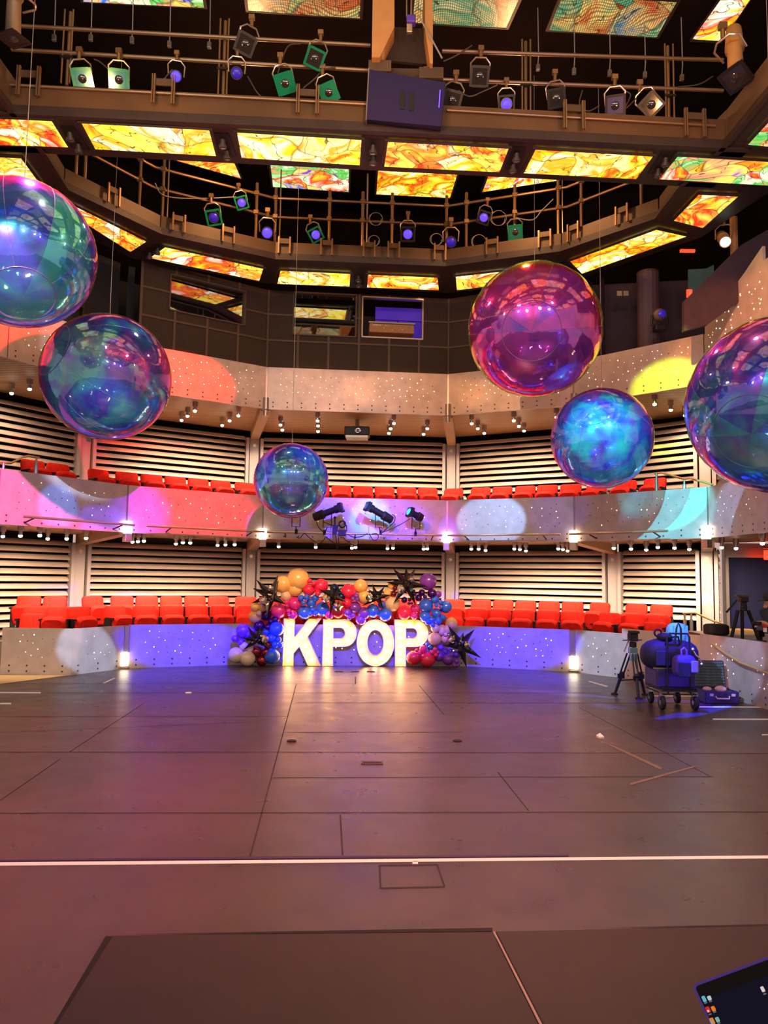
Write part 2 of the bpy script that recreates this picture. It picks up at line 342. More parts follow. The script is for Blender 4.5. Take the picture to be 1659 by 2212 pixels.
# ================================================================= floor
fl = MB(); fl.add([(-12, -3, 0), (12, -3, 0), (12, 22, 0), (-12, 22, 0)], [(0, 1, 2, 3)], 0)
def seam(p, q, w=.012, z=.0015, m=1):
    a, b = U(*p, z=0), U(*q, z=0); d = (b-a).normalized(); n = Vector((-d.y, d.x, 0))*w/2; a.z = b.z = z
    fl.quad(a-n, b-n, b+n, a+n, m)
for p, q in [((640, 1478), (540, 1852)), ((310, 1520), (150, 1625)), ((130, 1640), (0, 1730)), ((905, 1480), (960, 1545)), ((1075, 1668), (1142, 1752)), ((1250, 1528), (1535, 1678)),
             ((0, 1497), (860, 1497)), ((0, 1548), (620, 1548)), ((615, 1582), (1000, 1582)), ((0, 1625), (600, 1625)), ((590, 1680), (1540, 1678)), ((600, 1625), (1659, 1628)), ((0, 1477), (768, 1477)),
             ((768, 1462), (768, 1478)), ((0, 1757), (1659, 1754)), ((640, 1518), (1659, 1519)), ((870, 1497), (1300, 1497)), ((820, 1870), (822, 1919)), ((822, 1919), (960, 1916)), ((960, 1916), (944, 1868)), ((820, 1870), (944, 1868)), ((540, 1560), (0, 1583)), ((735, 1760), (740, 1848))]:
    seam(p, q, .012 if abs(p[1]-q[1]) > 20 else .02)
fm, t, N, L, b = nt('stage_floor_board')
g = N.new('ShaderNodeNewGeometry'); n1 = N.new('ShaderNodeTexNoise'); n1.inputs['Scale'].default_value = .9; n1.inputs['Detail'].default_value = 8; n1.inputs['Roughness'].default_value = .65
L.new(g.outputs['Position'], n1.inputs['Vector']); r1 = N.new('ShaderNodeValToRGB'); r1.color_ramp.elements[0].position = .3; r1.color_ramp.elements[0].color = srgb('34272a'); r1.color_ramp.elements[1].position = .7; r1.color_ramp.elements[1].color = srgb('4c3a36')
L.new(n1.outputs['Fac'], r1.inputs['Fac']); L.new(r1.outputs['Color'], b.inputs['Base Color'])
n2 = N.new('ShaderNodeTexNoise'); n2.inputs['Scale'].default_value = 3; n2.inputs['Detail'].default_value = 6; L.new(g.outputs['Position'], n2.inputs['Vector'])
m2 = N.new('ShaderNodeMapRange'); m2.inputs['To Min'].default_value = .2; m2.inputs['To Max'].default_value = .42; L.new(n2.outputs['Fac'], m2.inputs['Value']); L.new(m2.outputs[0], b.inputs['Roughness'])
n3 = N.new('ShaderNodeTexNoise'); n3.inputs['Scale'].default_value = 160; n3.inputs['Detail'].default_value = 2; L.new(g.outputs['Position'], n3.inputs['Vector'])
bp = N.new('ShaderNodeBump'); bp.inputs['Strength'].default_value = .35; bp.inputs['Distance'].default_value = .004; L.new(n3.outputs['Fac'], bp.inputs['Height']); L.new(bp.outputs[0], b.inputs['Normal'])
b.inputs['Specular IOR Level'].default_value = 1.0
M['floor'] = fm
struct(fl.obj('floor', [fm, M['rubber']]))
# light wooden floor strip past the stage edge on the left
a = U(0, 1478, z=0); b_ = U(150, 1459, z=0); c_ = U(0, 1458, z=0)
mb = MB(); mb.add([a+Z3*.004, b_+Z3*.004, c_+Z3*.004, Vector((-8, 13.4, .004)), Vector((-8, 12.4, .004))], [(0, 1, 2, 3, 4)]); struct(mb.obj('trim_1', mat('pale_floor', 'e8c88c', .5)))
# raised deck boards in front
def deck(name, px, label):
    top = [U(*p, z=.025) for p in px]; mb = MB(); n = len(top)
    lo = [Vector((p.x, p.y, .002)) for p in top]; mb.add(top+lo, [tuple(range(n)), tuple(range(2*n-1, n-1, -1))]+[(i, n+i, n+(i+1) % n, (i+1) % n) for i in range(n)])
    c = sum(lo, Vector((0, 0, 0)))/n; o = mb.obj(name, deckm, origin=c, bevel=.006); tag(o, label, 'deck board', 'raised deck boards in the foreground')
deckm = mat('deck_board', '24141c', .6, noise=.25, nscale=2.5, bump=.15, bscale=150)
deck('deck_board', [(243, 2020), (1064, 2012), (1240, 2360), (30, 2360)], 'dark raised deck board between the black gap and the pale seam')
deck('deck_board', [(1070, 2011), (1680, 1999), (1900, 2360), (1248, 2360)], 'dark raised deck board beside the laptop, right of the pale seam')
mb = MB(); mb.add([U(*p, z=.027) for p in [(1065, 2012), (1069, 2012), (1247, 2360), (1239, 2360)]], [(0, 1, 2, 3)]); tag(mb.obj('deck_seam', mat('pale_seam', 'a88c86', .5)), 'thin pale seam strip between the two raised deck boards', 'seam strip')
mb = MB()
mb.add([U(*p, z=.004) for p in [(228, 2022), (243, 2022), (128, 2225), (108, 2225)]], [(0, 1, 2, 3)])
mb.add([U(*p, z=.004) for p in [(245, 2019), (600, 2012), (1064, 2004), (1064, 2012)]], [(0, 1, 2, 3)])
mb.add([U(*p, z=.004) for p in [(1070, 2006), (1300, 2004), (1659, 1996), (1659, 2001)]], [(0, 1, 2, 3)])
tag(mb.obj('gap_shade', mat('gap_shade_black', '0c0810', .8)), 'black strip painted as the shaded gap along the raised deck edge', 'tape')  # dark strips stand in for the shade beside the deck edge
def flat(name, px, m, label, cat, z=.003, group=None):
    q = [U(*p, z=z) for p in px]; c = sum(q, Vector((0, 0, 0)))/len(q); c.z = 0; n = len(q)
    lo = [Vector((p.x, p.y, .0008)) for p in q]
    mb = MB(); mb.add(q+lo, [tuple(range(n)), tuple(range(2*n-1, n-1, -1))]+[(i, n+i, n+(i+1) % n, (i+1) % n) for i in range(n)]); return tag(mb.obj(name, m, origin=c), label, cat, group)
flat('tape_line', [(-40, 1863), (620, 1857.5), (1700, 1847.5), (1700, 1853.5), (620, 1864), (-40, 1870)], M['tape'], 'long white tape line running across the stage floor', 'tape')
flat('tape_tab', [(891, 1858), (903, 1858), (903, 1866), (891, 1866)], M['tape'], 'small white tape tab on the long floor line', 'tape')
flat('line_shadow', [(0, 1857), (540, 1850), (1228, 1846), (1228, 1849), (540, 1855), (0, 1860)], mat('shadow_violet', '2a1a50', .6), 'dark violet painted shadow strip behind the long white line', 'tape')  # shadow next to the white line, laid on as a dark strip
for px, lab in [([(0, 1494.5), (88, 1495), (88, 1497.5), (0, 1497)], 'white tape mark at the left edge, farther from the camera'), ([(0, 1518), (24, 1518), (24, 1521), (0, 1521)], 'short white tape mark at the left edge, nearer the camera'),
                ([(222, 1475), (226, 1476), (250, 1465), (246, 1464)], 'slanted white tape mark before the left floor lamp'),
                ([(1270, 1472), (1274, 1471), (1314, 1482), (1310, 1484)], 'slanted white tape mark left of the camera tripod'),
                ([(1410, 1502), (1530, 1503), (1530, 1505), (1410, 1504)], 'white tape mark under the equipment cart'), ([(1510, 1525.5), (1649, 1526), (1649, 1528.5), (1510, 1528)], 'white tape mark below the open hard case'),
                ([(1540, 1552), (1659, 1552.5), (1659, 1555), (1540, 1554.5)], 'white tape mark at the right edge below the case'), ([(1646, 1586), (1659, 1586), (1659, 1588), (1646, 1588)], 'tiny white tape mark at the far right edge')]:
    flat('tape_mark', px, M['tape'], lab, 'tape')
sc = mat('chalk_scuff', '6a5850', .6)
flat('tape_residue', [(1310, 1607), (1316, 1606), (1432, 1659), (1426, 1662)], sc, 'pale worn tape stroke of the floor cross, sloping down right', 'tape')
flat('tape_residue', [(1360, 1692), (1362, 1696), (1505, 1656), (1500, 1654)], sc, 'pale worn tape stroke of the floor cross, sloping up right', 'tape')
flat('paper_scrap', [(1288, 1588), (1296, 1583), (1305, 1591), (1296, 1592)], M['white'], 'small crumpled white paper scrap on the floor', 'paper', z=.02)
for px, lab in [((630, 1601), 'black floor socket cover by the left floor seam'), ((988, 1601), 'black floor socket cover right of the letter reflection'), ((407, 1497), 'small pale floor button far left of the letters')]:
    o_ = U(*px, z=0); mb = MB(); mb.lathe(o_, Z3, [(0, .05), (.008, .05), (.012, .04), (.012, .001)], 12); tag(mb.obj('floor_socket', M['rubber'] if px[0] != 407 else M['white'], origin=o_), lab, 'floor socket')
o_ = U(804, 1648, z=0); mb = MB(); mb.box(o_+Z3*.003, (.21, .12, .004)); mb.box(o_+Vector((0, 0, .006)), (.17, .02, .003), m=1); tag(mb.obj('floor_hatch', [mat('hatch', '4a3830', .5), M['rubber']], origin=o_), 'small rectangular floor hatch in the middle of the stage', 'floor hatch')
for x in (732, 767, 801):
    o_ = U(x, 1451, z=0); mb = MB(); mb.box(o_+Z3*.004, (.16, .12, .006)); mb.box(o_+Z3*.008, (.12, .09, .003), m=1); tag(mb.obj('floor_vent', [M['booth_strip'], M['rubber']], origin=o_), '{o} of three small floor plates before the letters', 'floor plate', 'floor plates before the letters')
# ================================================================= stage wall and balcony fronts
def panel(a, b, z0, z1, label, cat='balcony panel', name='balcony_balustrade', seed=0, holes=1, lit=.75, group=None, ins=.02, rows=2):
    A, B, t, n, L = seg_frame(a, b); rnd = random.Random(seed); mb = MB()
    wbox(mb, A+t*ins, B-t*ins, z0, z1, 0, .05)
    def dot(s, z, r, m):
        c = A+t*s+Z3*z-n*.002; mb.add([c+(t*math.cos(k)+Z3*math.sin(k))*r for k in [math.pi*i/4 for i in range(8)]], [tuple(range(8))], m)
    h = z1-z0
    for row in range(rows):
        k = int((L-.3)/.3)
        for i in range(k+1): dot(.15+(L-.3)*i/max(k, 1), z0+.06+.095*row, .017, 2)
    nd = int(L*holes*22); pts = []
    for _ in range(nd*6):
        if len(pts) >= nd: break
        s, z = rnd.uniform(.3, L-.3), z0+rnd.uniform(.3, .86)*h
        if all((s-q[0])**2+(z-q[1])**2 > .011 for q in pts): pts.append((s, z))
    for s, z in pts: dot(s, z, rnd.choice([.006, .008, .011]), 1 if rnd.random() < lit else 2)
    c = (A+B)/2; c.z = z0
    return tag(mb.obj(name, [M['fascia'], M['hole_lit'], M['hole_dark']], origin=c), label, cat, group)
SEGN = ['farthest left', 'left', 'centre left', 'centre', 'centre right', 'right', 'farthest right', 'near right']
names = {1: 'first at the left edge of the photo', 2: 'between the left edge panel and the centre one', 3: 'in the centre', 4: 'just right of the centre one', 5: 'second right of the centre', 6: 'turning towards the camera at the right edge'}
for i in range(0, 8):
    if i == 0:
        lm, lu = None, None
    a, b = FP[i], FP[i+1]
    if i == 1: pass
    lab = names.get(i if i < 7 else 6, '')
    if i in (0, 7):
        mb = MB(); wbox(mb, a, b, ZM0, ZM1, 0, .05); wbox(mb, a, b, ZU0, ZU1 if i == 0 else 6.9, 0, .05); mb2 = mb
        o = mb.obj('trim_%d' % (2 if i == 0 else 3), M['fascia']); struct(o); continue
    panel(a, b, ZM0, ZM1, 'grey perforated lower balcony panel, '+lab, seed=i, holes=.75, lit=.45)
    if i == 6:   # the upper front rises towards the camera here
        A, B, t, n, L = seg_frame(a, b); mb = MB(); q = [(0, ZU0-.02), (L, ZU0), (L, 7.15), (L*.72, 6.92), (.03, 6.42)]
        mb.prism([(s, z) for s, z in q], A, t, Z3, n*.05); rnd = random.Random(5)
        for _ in range(90):
            s, z = rnd.uniform(.1, L), rnd.uniform(5.6, 6.95)
            if z > 6.3+s*.28: continue
            c = A+t*s+Z3*z-n*.002; r = rnd.choice([.007, .01, .014]); mb.add([c+(t*math.cos(k)+Z3*math.sin(k))*r for k in [math.pi*i/4 for i in range(8)]], [tuple(range(8))], 1)
        cc = (A+B)/2; cc.z = ZU0
        tag(mb.obj('balcony_balustrade', [M['fascia'], M['hole_lit']], origin=cc), 'tan perforated upper balcony panel behind the right edge bubble', 'balcony panel')
    else: panel(a, b, ZU0, ZU1, 'grey perforated upper balcony panel, '+lab, seed=10+i, holes=1.0, lit=.85)
# corner posts with lamp boxes
def corner(i, z0, z1, lit, lab):
    p = Vector((FP[i][0], FP[i][1], z0)); n = (seg_frame(FP[i-1], FP[i])[3]+seg_frame(FP[i], FP[i+1])[3]).normalized()
    r = thing('balcony_post', p, 'steel post with '+('glowing lamp box' if lit else 'round clamp')+', '+lab, 'corner post')
    ang = math.atan2(n.y, n.x)-math.pi/2; R = Matrix.Rotation(ang, 3, 'Z')
    mb = MB(); mb.box(R @ Vector((0, .03, (z1-z0)/2)), (.12, .05, z1-z0-.01), R); mb.obj('post', M['post'], r)
    mb = MB()
    if lit:
        mb.box(R @ Vector((0, -.06, .1)), (.14, .1, .24), R); mb.box(R @ Vector((0, -.05, -.1)), (.13, .14, .16), R, m=1); mb.obj('lamp_box', [M['lampbox'], M['steel']], r, bevel=.01)
    else:
        mb.cyl((0, -.03, -.02), (0, -.03, .24), .065, m=0); mb.cyl((0, -.03, -.16), (0, -.03, -.03), .05, m=0); mb.obj('clamp', M['post'], r, smooth=True)
LV = {1: 'far left', 2: 'left', 3: 'centre left', 4: 'centre right', 5: 'right', 6: 'far right'}
for i in range(2, 7):
    corner(i, ZM0, ZM1, True, 'lower balcony '+LV[i]+' corner'); corner(i, ZU0, ZU1, False, 'upper balcony '+LV[i]+' corner')
# stage-level wall
SP = [(-7.6, 13.5), (-6.62, 13.54), (-5.4, 13.55), (-4.84, 14.57)]
SP_C = [(-4.78, 14.66), (-2.99, 15.48), (1.77, 15.86), (3.66, 15.17)]
SP_R = [(3.76, 15.1), (4.41, 14.29), (5.2, 12.7), (5.37, 11.5), (5.5, 10.2)]
panel(SP[1], SP[2], 0, .8, 'grey perforated stage wall panel at the left edge', name='stage_wall_section', cat='stage wall panel', seed=31, holes=.5, rows=2, ins=.0)
panel(SP[2], SP[3], 0, .8, 'grey stage wall panel left of the left floor lamp', name='stage_wall_section', cat='stage wall panel', seed=32, holes=.5, rows=2, ins=.0)
panel(SP_C[0], SP_C[1], 0, .81, 'stage wall panel between the left floor lamp and the balloons', name='stage_wall_section', cat='stage wall panel', seed=33, holes=.7, rows=2, ins=0)
panel(SP_C[1], SP_C[2], 0, .81, 'stage wall panel directly behind the glowing letters', name='stage_wall_section', cat='stage wall panel', seed=34, holes=.6, rows=2, ins=0)
panel(SP_C[2], SP_C[3], 0, .81, 'stage wall panel between the balloons and the right floor lamp', name='stage_wall_section', cat='stage wall panel', seed=35, holes=.8, rows=2, ins=0)
panel(SP_R[0], SP_R[1], 0, .81, 'stage wall panel right of the right floor lamp', name='stage_wall_section', cat='stage wall panel', seed=36, holes=.4, lit=.9, ins=0)
panel(SP_R[1], SP_R[2], 0, .9, 'stage wall panel behind the tripod and the loaded cart', name='stage_wall_section', cat='stage wall panel', seed=37, holes=.5, lit=.9, ins=0)
panel(SP_R[2], SP_R[3], 0, .93, 'stage wall panel behind the open hard case', name='stage_wall_section', cat='stage wall panel', seed=38, holes=1, lit=.95, ins=0)
panel(SP_R[3], SP_R[4], 0, .93, 'stage wall panel at the right edge with descending handrail', name='stage_wall_section', cat='stage wall panel', seed=39, holes=1, lit=.95, ins=0)
mb = MB(); mb.box((.18, 15.72, .25), (.34, .03, .12)); tag(mb.obj('wall_vent', M['booth_strip'], origin=(.18, 15.72, .19)), 'small grille low on the stage wall behind the letters', 'vent')
for x, y, lab in [(-4.81, 14.6, 'left of the balloons'), (3.71, 15.12, 'right of the balloons')]:
    r = thing('floor_lamp', (x, y, 0), 'square glowing lamp at the foot of the stage wall, '+lab, 'lamp')
    mb = MB(); mb.box((0, .02, .55), (.11, .06, .5)); mb.obj('post', M['steel'], r)
    mb = MB(); mb.box((0, -.03, .18), (.13, .1, .24)); mb.obj('lamp_box', M['lampbox'], r, bevel=.01)
    mb = MB(); mb.box((0, -.03, .02), (.15, .12, .04)); mb.obj('base', M['steel'], r)
# horizontal rails on the lower balcony
def rail(p, q, lab, arms):
    a, b = p, q; c = (a+b)/2
    r = thing('rail_pipe', c, lab, 'rail'); mb = MB(); mb.cyl(a-c, b-c, .022, n=10); mb.obj('pipe', M['steel'], r, smooth=True)
    for s in arms:
        e = a+(b-a)*s-c; n = seg_frame(a, b)[3]
        mb = MB(); mb.cyl(e, e+n*.33-Z3*.08, .014, n=8); mb.obj('arm', M['dkmetal'], r, smooth=True)
def railseg(i, s0, s1, lab, arms, dz=.13):
    A, B, t, n, L = seg_frame(FP[i], FP[i+1]); rail(A+t*L*s0-n*.33+Z3*(ZM0+dz), A+t*L*s1-n*.33+Z3*(ZM0+dz), lab, arms)
railseg(1, .1, .97, 'steel rail across the lower balcony panel at the left edge', (.1, .9)); railseg(2, .1, .96, 'steel rail across the lower balcony panel left of centre', (.2, .9))
railseg(3, .03, .96, 'steel rail carrying the black spotlights on the centre balcony', (.1, .5, .95)); railseg(4, .05, .92, 'steel rail across the lower balcony panel right of centre', (.15, .85)); railseg(5, .03, .78, 'steel rail across the lower balcony panel second right of centre', (.2, .85))
# balcony slabs, soffits and radial beams
def slab(name, z0, z1, inner, outer, m):
    n = len(inner); mb = MB(); v = [P3(p, z0) for p in inner]+[P3(p, z0) for p in outer]+[P3(p, z1) for p in inner]+[P3(p, z1) for p in outer]; f = []
    for i in range(n-1): f += [(i, n+i, n+i+1, i+1), (2*n+i, 2*n+i+1, 3*n+i+1, 3*n+i), (i, i+1, 2*n+i+1, 2*n+i)]
    mb.add(v, f); return struct(mb.obj(name, m))
def resample(poly, ks):
    return [poly[i] for i in ks]
IN = offset(FP, .06); inn = [IN[0], IN[1], IN[2], IN[3], IN[4], IN[5], IN[6], IN[7]]
out = [(-10, 12.2), (-8.6, 14.3), (-6.75, 17.1), (-3.33, 19.35), (1.73, 19.75), (5.3, 17.75), (7.6, 16.1), (9.4, 11.9)]
sm, t, N, L, b = nt('soffit_slats'); g = N.new('ShaderNodeNewGeometry'); sx = N.new('ShaderNodeSeparateXYZ'); L.new(g.outputs['Position'], sx.inputs[0])
r = N.new('ShaderNodeMath'); r.operation = 'MULTIPLY'; r.inputs[1].default_value = 8; L.new(sx.outputs[1], r.inputs[0]); r2 = N.new('ShaderNodeMath'); r2.operation = 'FRACT'; L.new(r.outputs[0], r2.inputs[0])
r3 = N.new('ShaderNodeMath'); r3.operation = 'GREATER_THAN'; r3.inputs[1].default_value = .22; L.new(r2.outputs[0], r3.inputs[0]); mx = N.new('ShaderNodeMix'); mx.data_type = 'RGBA'; L.new(r3.outputs[0], mx.inputs[0])
mx.inputs[6].default_value = srgb('4a3018'); mx.inputs[7].default_value = srgb('a9825a'); L.new(mx.outputs[2], b.inputs['Base Color']); b.inputs['Roughness'].default_value = .5; M['soffit'] = sm
slab('trim_4', ZM0+.06, ZM0+.35, inn, out, M['soffit']); slab('trim_5', ZU0+.06, ZU0+.35, inn, out, M['soffit'])
k = 6
RPB = [(-8.6, 14.3), (-6.75, 17.1), (-3.33, 19.35), (1.73, 19.75), (5.3, 17.75), (6.81, 16.2)]
for i in range(2, 7):
    for z, nm in ((ZM0, 'lower'), (ZU0, 'upper')):
        a = Vector((*FP[i], z-.02)); b_ = Vector((*RPB[i-1], z-.02)); d = b_-a; t = d.normalized(); s = Vector((t.y, -t.x, 0))*.11
        a = a+t*.08; b_ = b_-t*.05; c = (a+b_)/2
        mb = MB(); v = [a-s, a+s, b_+s, b_-s]; v = [p-Z3*.02 for p in v]+[p+Z3*.1 for p in v]
        v[2] = v[2]-Z3*.12; v[3] = v[3]-Z3*.12
        mb.add(v, [(3, 2, 1, 0), (4, 5, 6, 7), (0, 1, 5, 4), (1, 2, 6, 5), (2, 3, 7, 6), (3, 0, 4, 7)])
        tag(mb.obj('balcony_beam', M['beam'], origin=c), 'tan beam under the '+nm+' balcony running back from its '+LV[i]+' corner', 'beam')
# rear columns
for i in range(1, 6):
    x, y = RPB[i]; nn = (seg_frame(RP[i-1], RP[i])[3]+seg_frame(RP[i], RP[i+1])[3]).normalized(); ang = math.atan2(nn.y, nn.x)-math.pi/2; R = Matrix.Rotation(ang, 3, 'Z')
    for z0, z1, nm in ((.0, ZM0-.12, 'stage level'), (ZM0+.35, ZU0-.12, 'balcony level')):
        w = .36
        r = thing('column', (x, y, z0), 'grey steel column at '+nm+', '+['', 'at the far left', 'left of the centre bay', 'right of the centre bay', 'second right of centre', 'at the far right'][i], 'column')
        mb = MB(); h = z1-z0
        mb.box(R @ Vector((0, 0, h/2)), (w*.62, .12, h), R); mb.obj('web', M['column'], r)
        mb = MB()
        for sx in (-1, 1): mb.box(R @ Vector((sx*w/2, -.03, h/2)), (w*.22, .22, h), R)
        mb.obj('flange', M['column'], r, bevel=.006)
        mb = MB(); c = R @ Vector((0, -.065, h-.18)); d = R @ Vector((0, -1, 0)); mb.lathe(c, d, [(0, .045), (.008, .045), (.008, .028), (.002, .02), (.002, .001)], 14); mb.obj('fixing_plate', M['steel'], r)
# louvre bays
def louver(i, z0, z1, lab, s0=0., s1=1., gap=.235):
    A, B, t, n, L = seg_frame(RP[i], RP[i+1]); a = A+t*(L*s0+gap if s0 == 0 else L*s0); b = A+t*(L*s1-gap if s1 == 1 else L*s1)
    mb = MB(); wbox(mb, a, b, z0, z1, .22, .24, 1)
    pitch = .156; k = int((z1-z0)/pitch)
    prof = [(0, 0), (-.012, .012), (-.004, .045), (.02, .085), (.055, .118), (.1, .138), (.1, .128), (.06, .10), (.03, .07), (.012, .03)]
    for j in range(k):
        z = z1-pitch*(j+1)
        ra = [a+n*q[0]*1.0+Z3*(z+.012+q[1]*.8) for q in prof]; rb = [b+n*q[0]+Z3*(z+.012+q[1]*.8) for q in prof]
        mb.rings([ra, rb], m=0)
    c = (a+b)/2; c.z = z0
    return tag(mb.obj('louver_bay', [M['louver'], M['void']], origin=c, smooth=True, bang=50), lab, 'louvre panel')
LN = {0: 'far left', 1: 'left', 2: 'centre', 3: 'right', 4: 'far right'}
for i in range(0, 5):
    louver(i, .9 if i else .3, ZM0-.05, 'bay of warm metal slats at stage level, '+LN[i]); louver(i, ZM0+.55, ZU0-.03, 'bay of warm metal slats behind the balcony seats, '+LN[i])
louver(5, .5, ZM0-.05, 'narrow strip of metal slats beside the dark doorway', 0, .10); louver(5, ZM0+.5, ZU0-.03, 'narrow strip of metal slats above the dark doorway', 0, .12)
mb = MB()
for i in range(5): wbox(mb, RP[i], RP[i+1], 0, ZU0+.3, .26, .4)
struct(mb.obj('wall_back', M['void']))
# right-hand doorway wall
A, B, t, n, L = seg_frame(RP[5], RP[6]); mb = MB(); wbox(mb, A+t*.36, A+t*.42, 0, 2.36, -.05, .2); wbox(mb, A+t*.36, B, 2.3, 2.36, -.05, .2); wbox(mb, A+t*.36, B, 2.36, 2.6, .0, .2); wbox(mb, A+t*.3, B, 2.9, ZU0, .1, .2); struct(mb.obj('trim_6', M['post']))
mb = MB(); wbox(mb, A+t*.42, B, 0, 2.3, .1, .14); struct(mb.obj('door_1', mat('door_navy', '0a0e3a', .85, noise=.15, nscale=40)))
mb = MB(); wbox(mb, B, (9.6, 10), 0, 11.5, 0, .1); wbox(mb, (-10, 12), (-8.6, 14.3), 0, 11.5, 0, .1); struct(mb.obj('wall_right', M['plum']))
# ================================================================= downlights
can0 = None
def can(px, py, zl, lab, grp):
    global can0
    p = U(px, py, z=zl); k = ratio(px, py)
    inner = offset(FP, .45); outer = offset(RP, -.5)
    a = on_poly(px, inner, py); b = on_poly(px, outer, py)
    y = p.y
    if a: y = max(y, a[1])
    if b: y = min(y, b[1])
    q = Vector((k*y, y, zl))
    if can0 is None:
        r = thing('downlight', q, lab, 'downlight', grp); mb = MB(); mb.cyl((0, 0, .1), (0, 0, .2), .055, n=14); mb.cyl((0, 0, .02), (0, 0, .12), .034, n=14); mb.obj('housing', M['can'], r, smooth=True)
        mb = MB(); mb.lathe((0, 0, .035), (0, 0, -1), [(0, .03), (.02, .038), (.045, .03), (.055, .001)], 14); mb.obj('lamp', M['lens'], r, smooth=True); can0 = r
    else: dup(can0, q, lab, grp)
    return q
low = [(6, 1160), (44, 1159), (86, 1157), (103, 1165), (144, 1165), (186, 1162), (286, 1172), (298, 1171), (311, 1168), (380, 1176), (395, 1173), (411, 1171), (470, 1179), (487, 1178), (507, 1175), (602, 1182), (682, 1183), (760, 1185), (768, 1181), (837, 1186), (849, 1182), (915, 1187), (923, 1184), (1018, 1184), (1034, 1187), (1049, 1190), (1111, 1185), (1123, 1188), (1136, 1191), (1206, 1185), (1216, 1188), (1226, 1191), (1326, 1183), (1363, 1187), (1396, 1189), (1421, 1182), (1457, 1185), (1489, 1188), (1523, 1180), (1559, 1184), (1590, 1186), (1647, 1175)]
upp = [(25, 851), (64, 842), (392, 909), (405, 900), (421, 889), (480, 920), (496, 910), (515, 899), (606, 919), (610, 930), (686, 910), (687, 921), (687, 933), (840, 937), (844, 927), (851, 912), (915, 939), (923, 927), (1019, 916), (1032, 927), (1046, 937), (1110, 910), (1121, 922), (1132, 932), (1202, 900), (1414, 874), (1449, 887), (1480, 899)]
SPOTS = []
for i, (x, y) in enumerate(low):
    q = can(x, y, ZM0-.14, '{o} small round downlight from the left under the lower balcony', 'downlights under the lower balcony'); SPOTS.append(q)
for i, (x, y) in enumerate(upp):
    q = can(x, y, ZU0-.14, '{o} small round downlight from the left under the upper balcony', 'downlights under the upper balcony'); SPOTS.append(q)
# ================================================================= seats
def make_seat(loc, rot, lab, grp, up=False):
    r = thing('folding_seat', loc, lab, 'seat', grp, rot)   # local -Y faces the stage
    def cushion(c, w, h, th, tilt, rr, bulge):
        mb = MB(); P = rrect(w, h, rr, 4); R = Matrix.Rotation(tilt, 3, 'X')
        rs = []
        for d, s in ((-th/2-bulge, .80), (-th/2, .96), (0, 1), (th/2, .96)): rs.append([Vector(c)+R @ Vector((p[0]*s, d, p[1]*s)) for p in P])
        mb.rings(rs); return mb
    cushion((0, .13, .62), .47, .46, .07, -.2, .06, .02).obj('backrest', M['seat'], r, smooth=True)
    if up: cushion((0, -.02, .47), .44, .5, .06, -.15, .05, .02).obj('seat_pan', M['seat'], r, smooth=True)
    else: cushion((0, -.08, .47), .46, .42, .08, .25, .12, .035).obj('seat_pan', M['seat'], r, smooth=True)
    for s in (-1, 1):
        mb = MB(); mb.box((s*.245, .02, .3), (.022, .22, .6)); mb.box((s*.245, -.03, .61), (.03, .26, .035)); mb.obj('side_frame', M['seat_dark'], r)
    return r
seat0 = seat_up = None
def seat(px, py, row, z, lab, grp, up=False):
    global seat0, seat_up
    q = on_poly(px, row, py)
    if q is None: print('no seat', px); return
    A, B, t, n, L = seg_frame(row[q[2]], row[q[2]+1]); rot = (0, 0, math.atan2(n.y, n.x)-math.pi/2); loc = (q[0], q[1], z)
    src = seat_up if up else seat0
    if src is None:
        r = make_seat(loc, rot, lab, grp, up)
        if up: seat_up = r
        else: seat0 = r
    else: r = dup(src, loc, lab, grp, rot)
    if up: r.rotation_euler = rot
FS = [(-7.6, 13.5), (-6.62, 13.54), (-5.4, 13.55), (-4.84, 14.57), (-2.99, 15.48), (1.77, 15.86), (3.66, 15.17), (4.41, 14.29), (5.2, 12.7), (5.37, 11.5)]
S1 = [(-8, 14.3), (-5.75, 14.45), (-5.15, 15.3), (-3.15, 16.25), (1.9, 16.62), (4.1, 15.85), (5.2, 14.65), (5.9, 13.3)]
S2 = [(-8.2, 15.2), (-6.1, 15.35), (-5.45, 16.2), (-3.35, 17.15), (2.05, 17.5), (4.5, 16.6), (5.9, 15.2), (6.4, 14.2)]
row1 = [(70, 1), (121, 0), (180, 0), (258, 0), (315, 0), (373, 0), (428, 0), (481, 0), (534, 0), (585, 0), (634, 0), (683, 0), (732, 0), (781, 0), (830, 0), (879, 0), (928, 0), (977, 0), (1026, 0), (1076, 0), (1128, 0), (1182, 0), (1236, 0), (1308, 0), (1365, 0), (1414, 1)]
row2 = [(56, 0), (113, 0), (209, 0), (265, 0), (319, 0), (372, 0), (424, 0), (475, 0), (529, 0), (580, 0), (630, 0), (680, 0), (730, 0), (780, 0), (830, 0), (880, 0), (930, 0), (984, 0), (1036, 0), (1084, 0), (1133, 0), (1184, 0), (1235, 0), (1288, 0), (1367, 0), (1421, 0)]
for x, u in row1: seat(x, 1330, S1, .29, '{o} red folding seat from the left in the front row behind the stage wall', 'front row seats at stage level', bool(u))
for x, u in row2: seat(x, 1305, S2, .46, '{o} red folding seat from the left in the back row at stage level', 'back row seats at stage level')
MR = offset(FP, .95)
rowm = [78, 133, 221, 277, 331, 383, 433, 482, 534, 583, 632, 690, 738, 785, 832, 880, 926, 975, 1034, 1081, 1131, 1179, 1230, 1281, 1345, 1408]
for x in rowm: seat(x, 1060, MR, ZM0+.47, '{o} red folding seat from the left on the lower balcony', 'seats on the lower balcony')
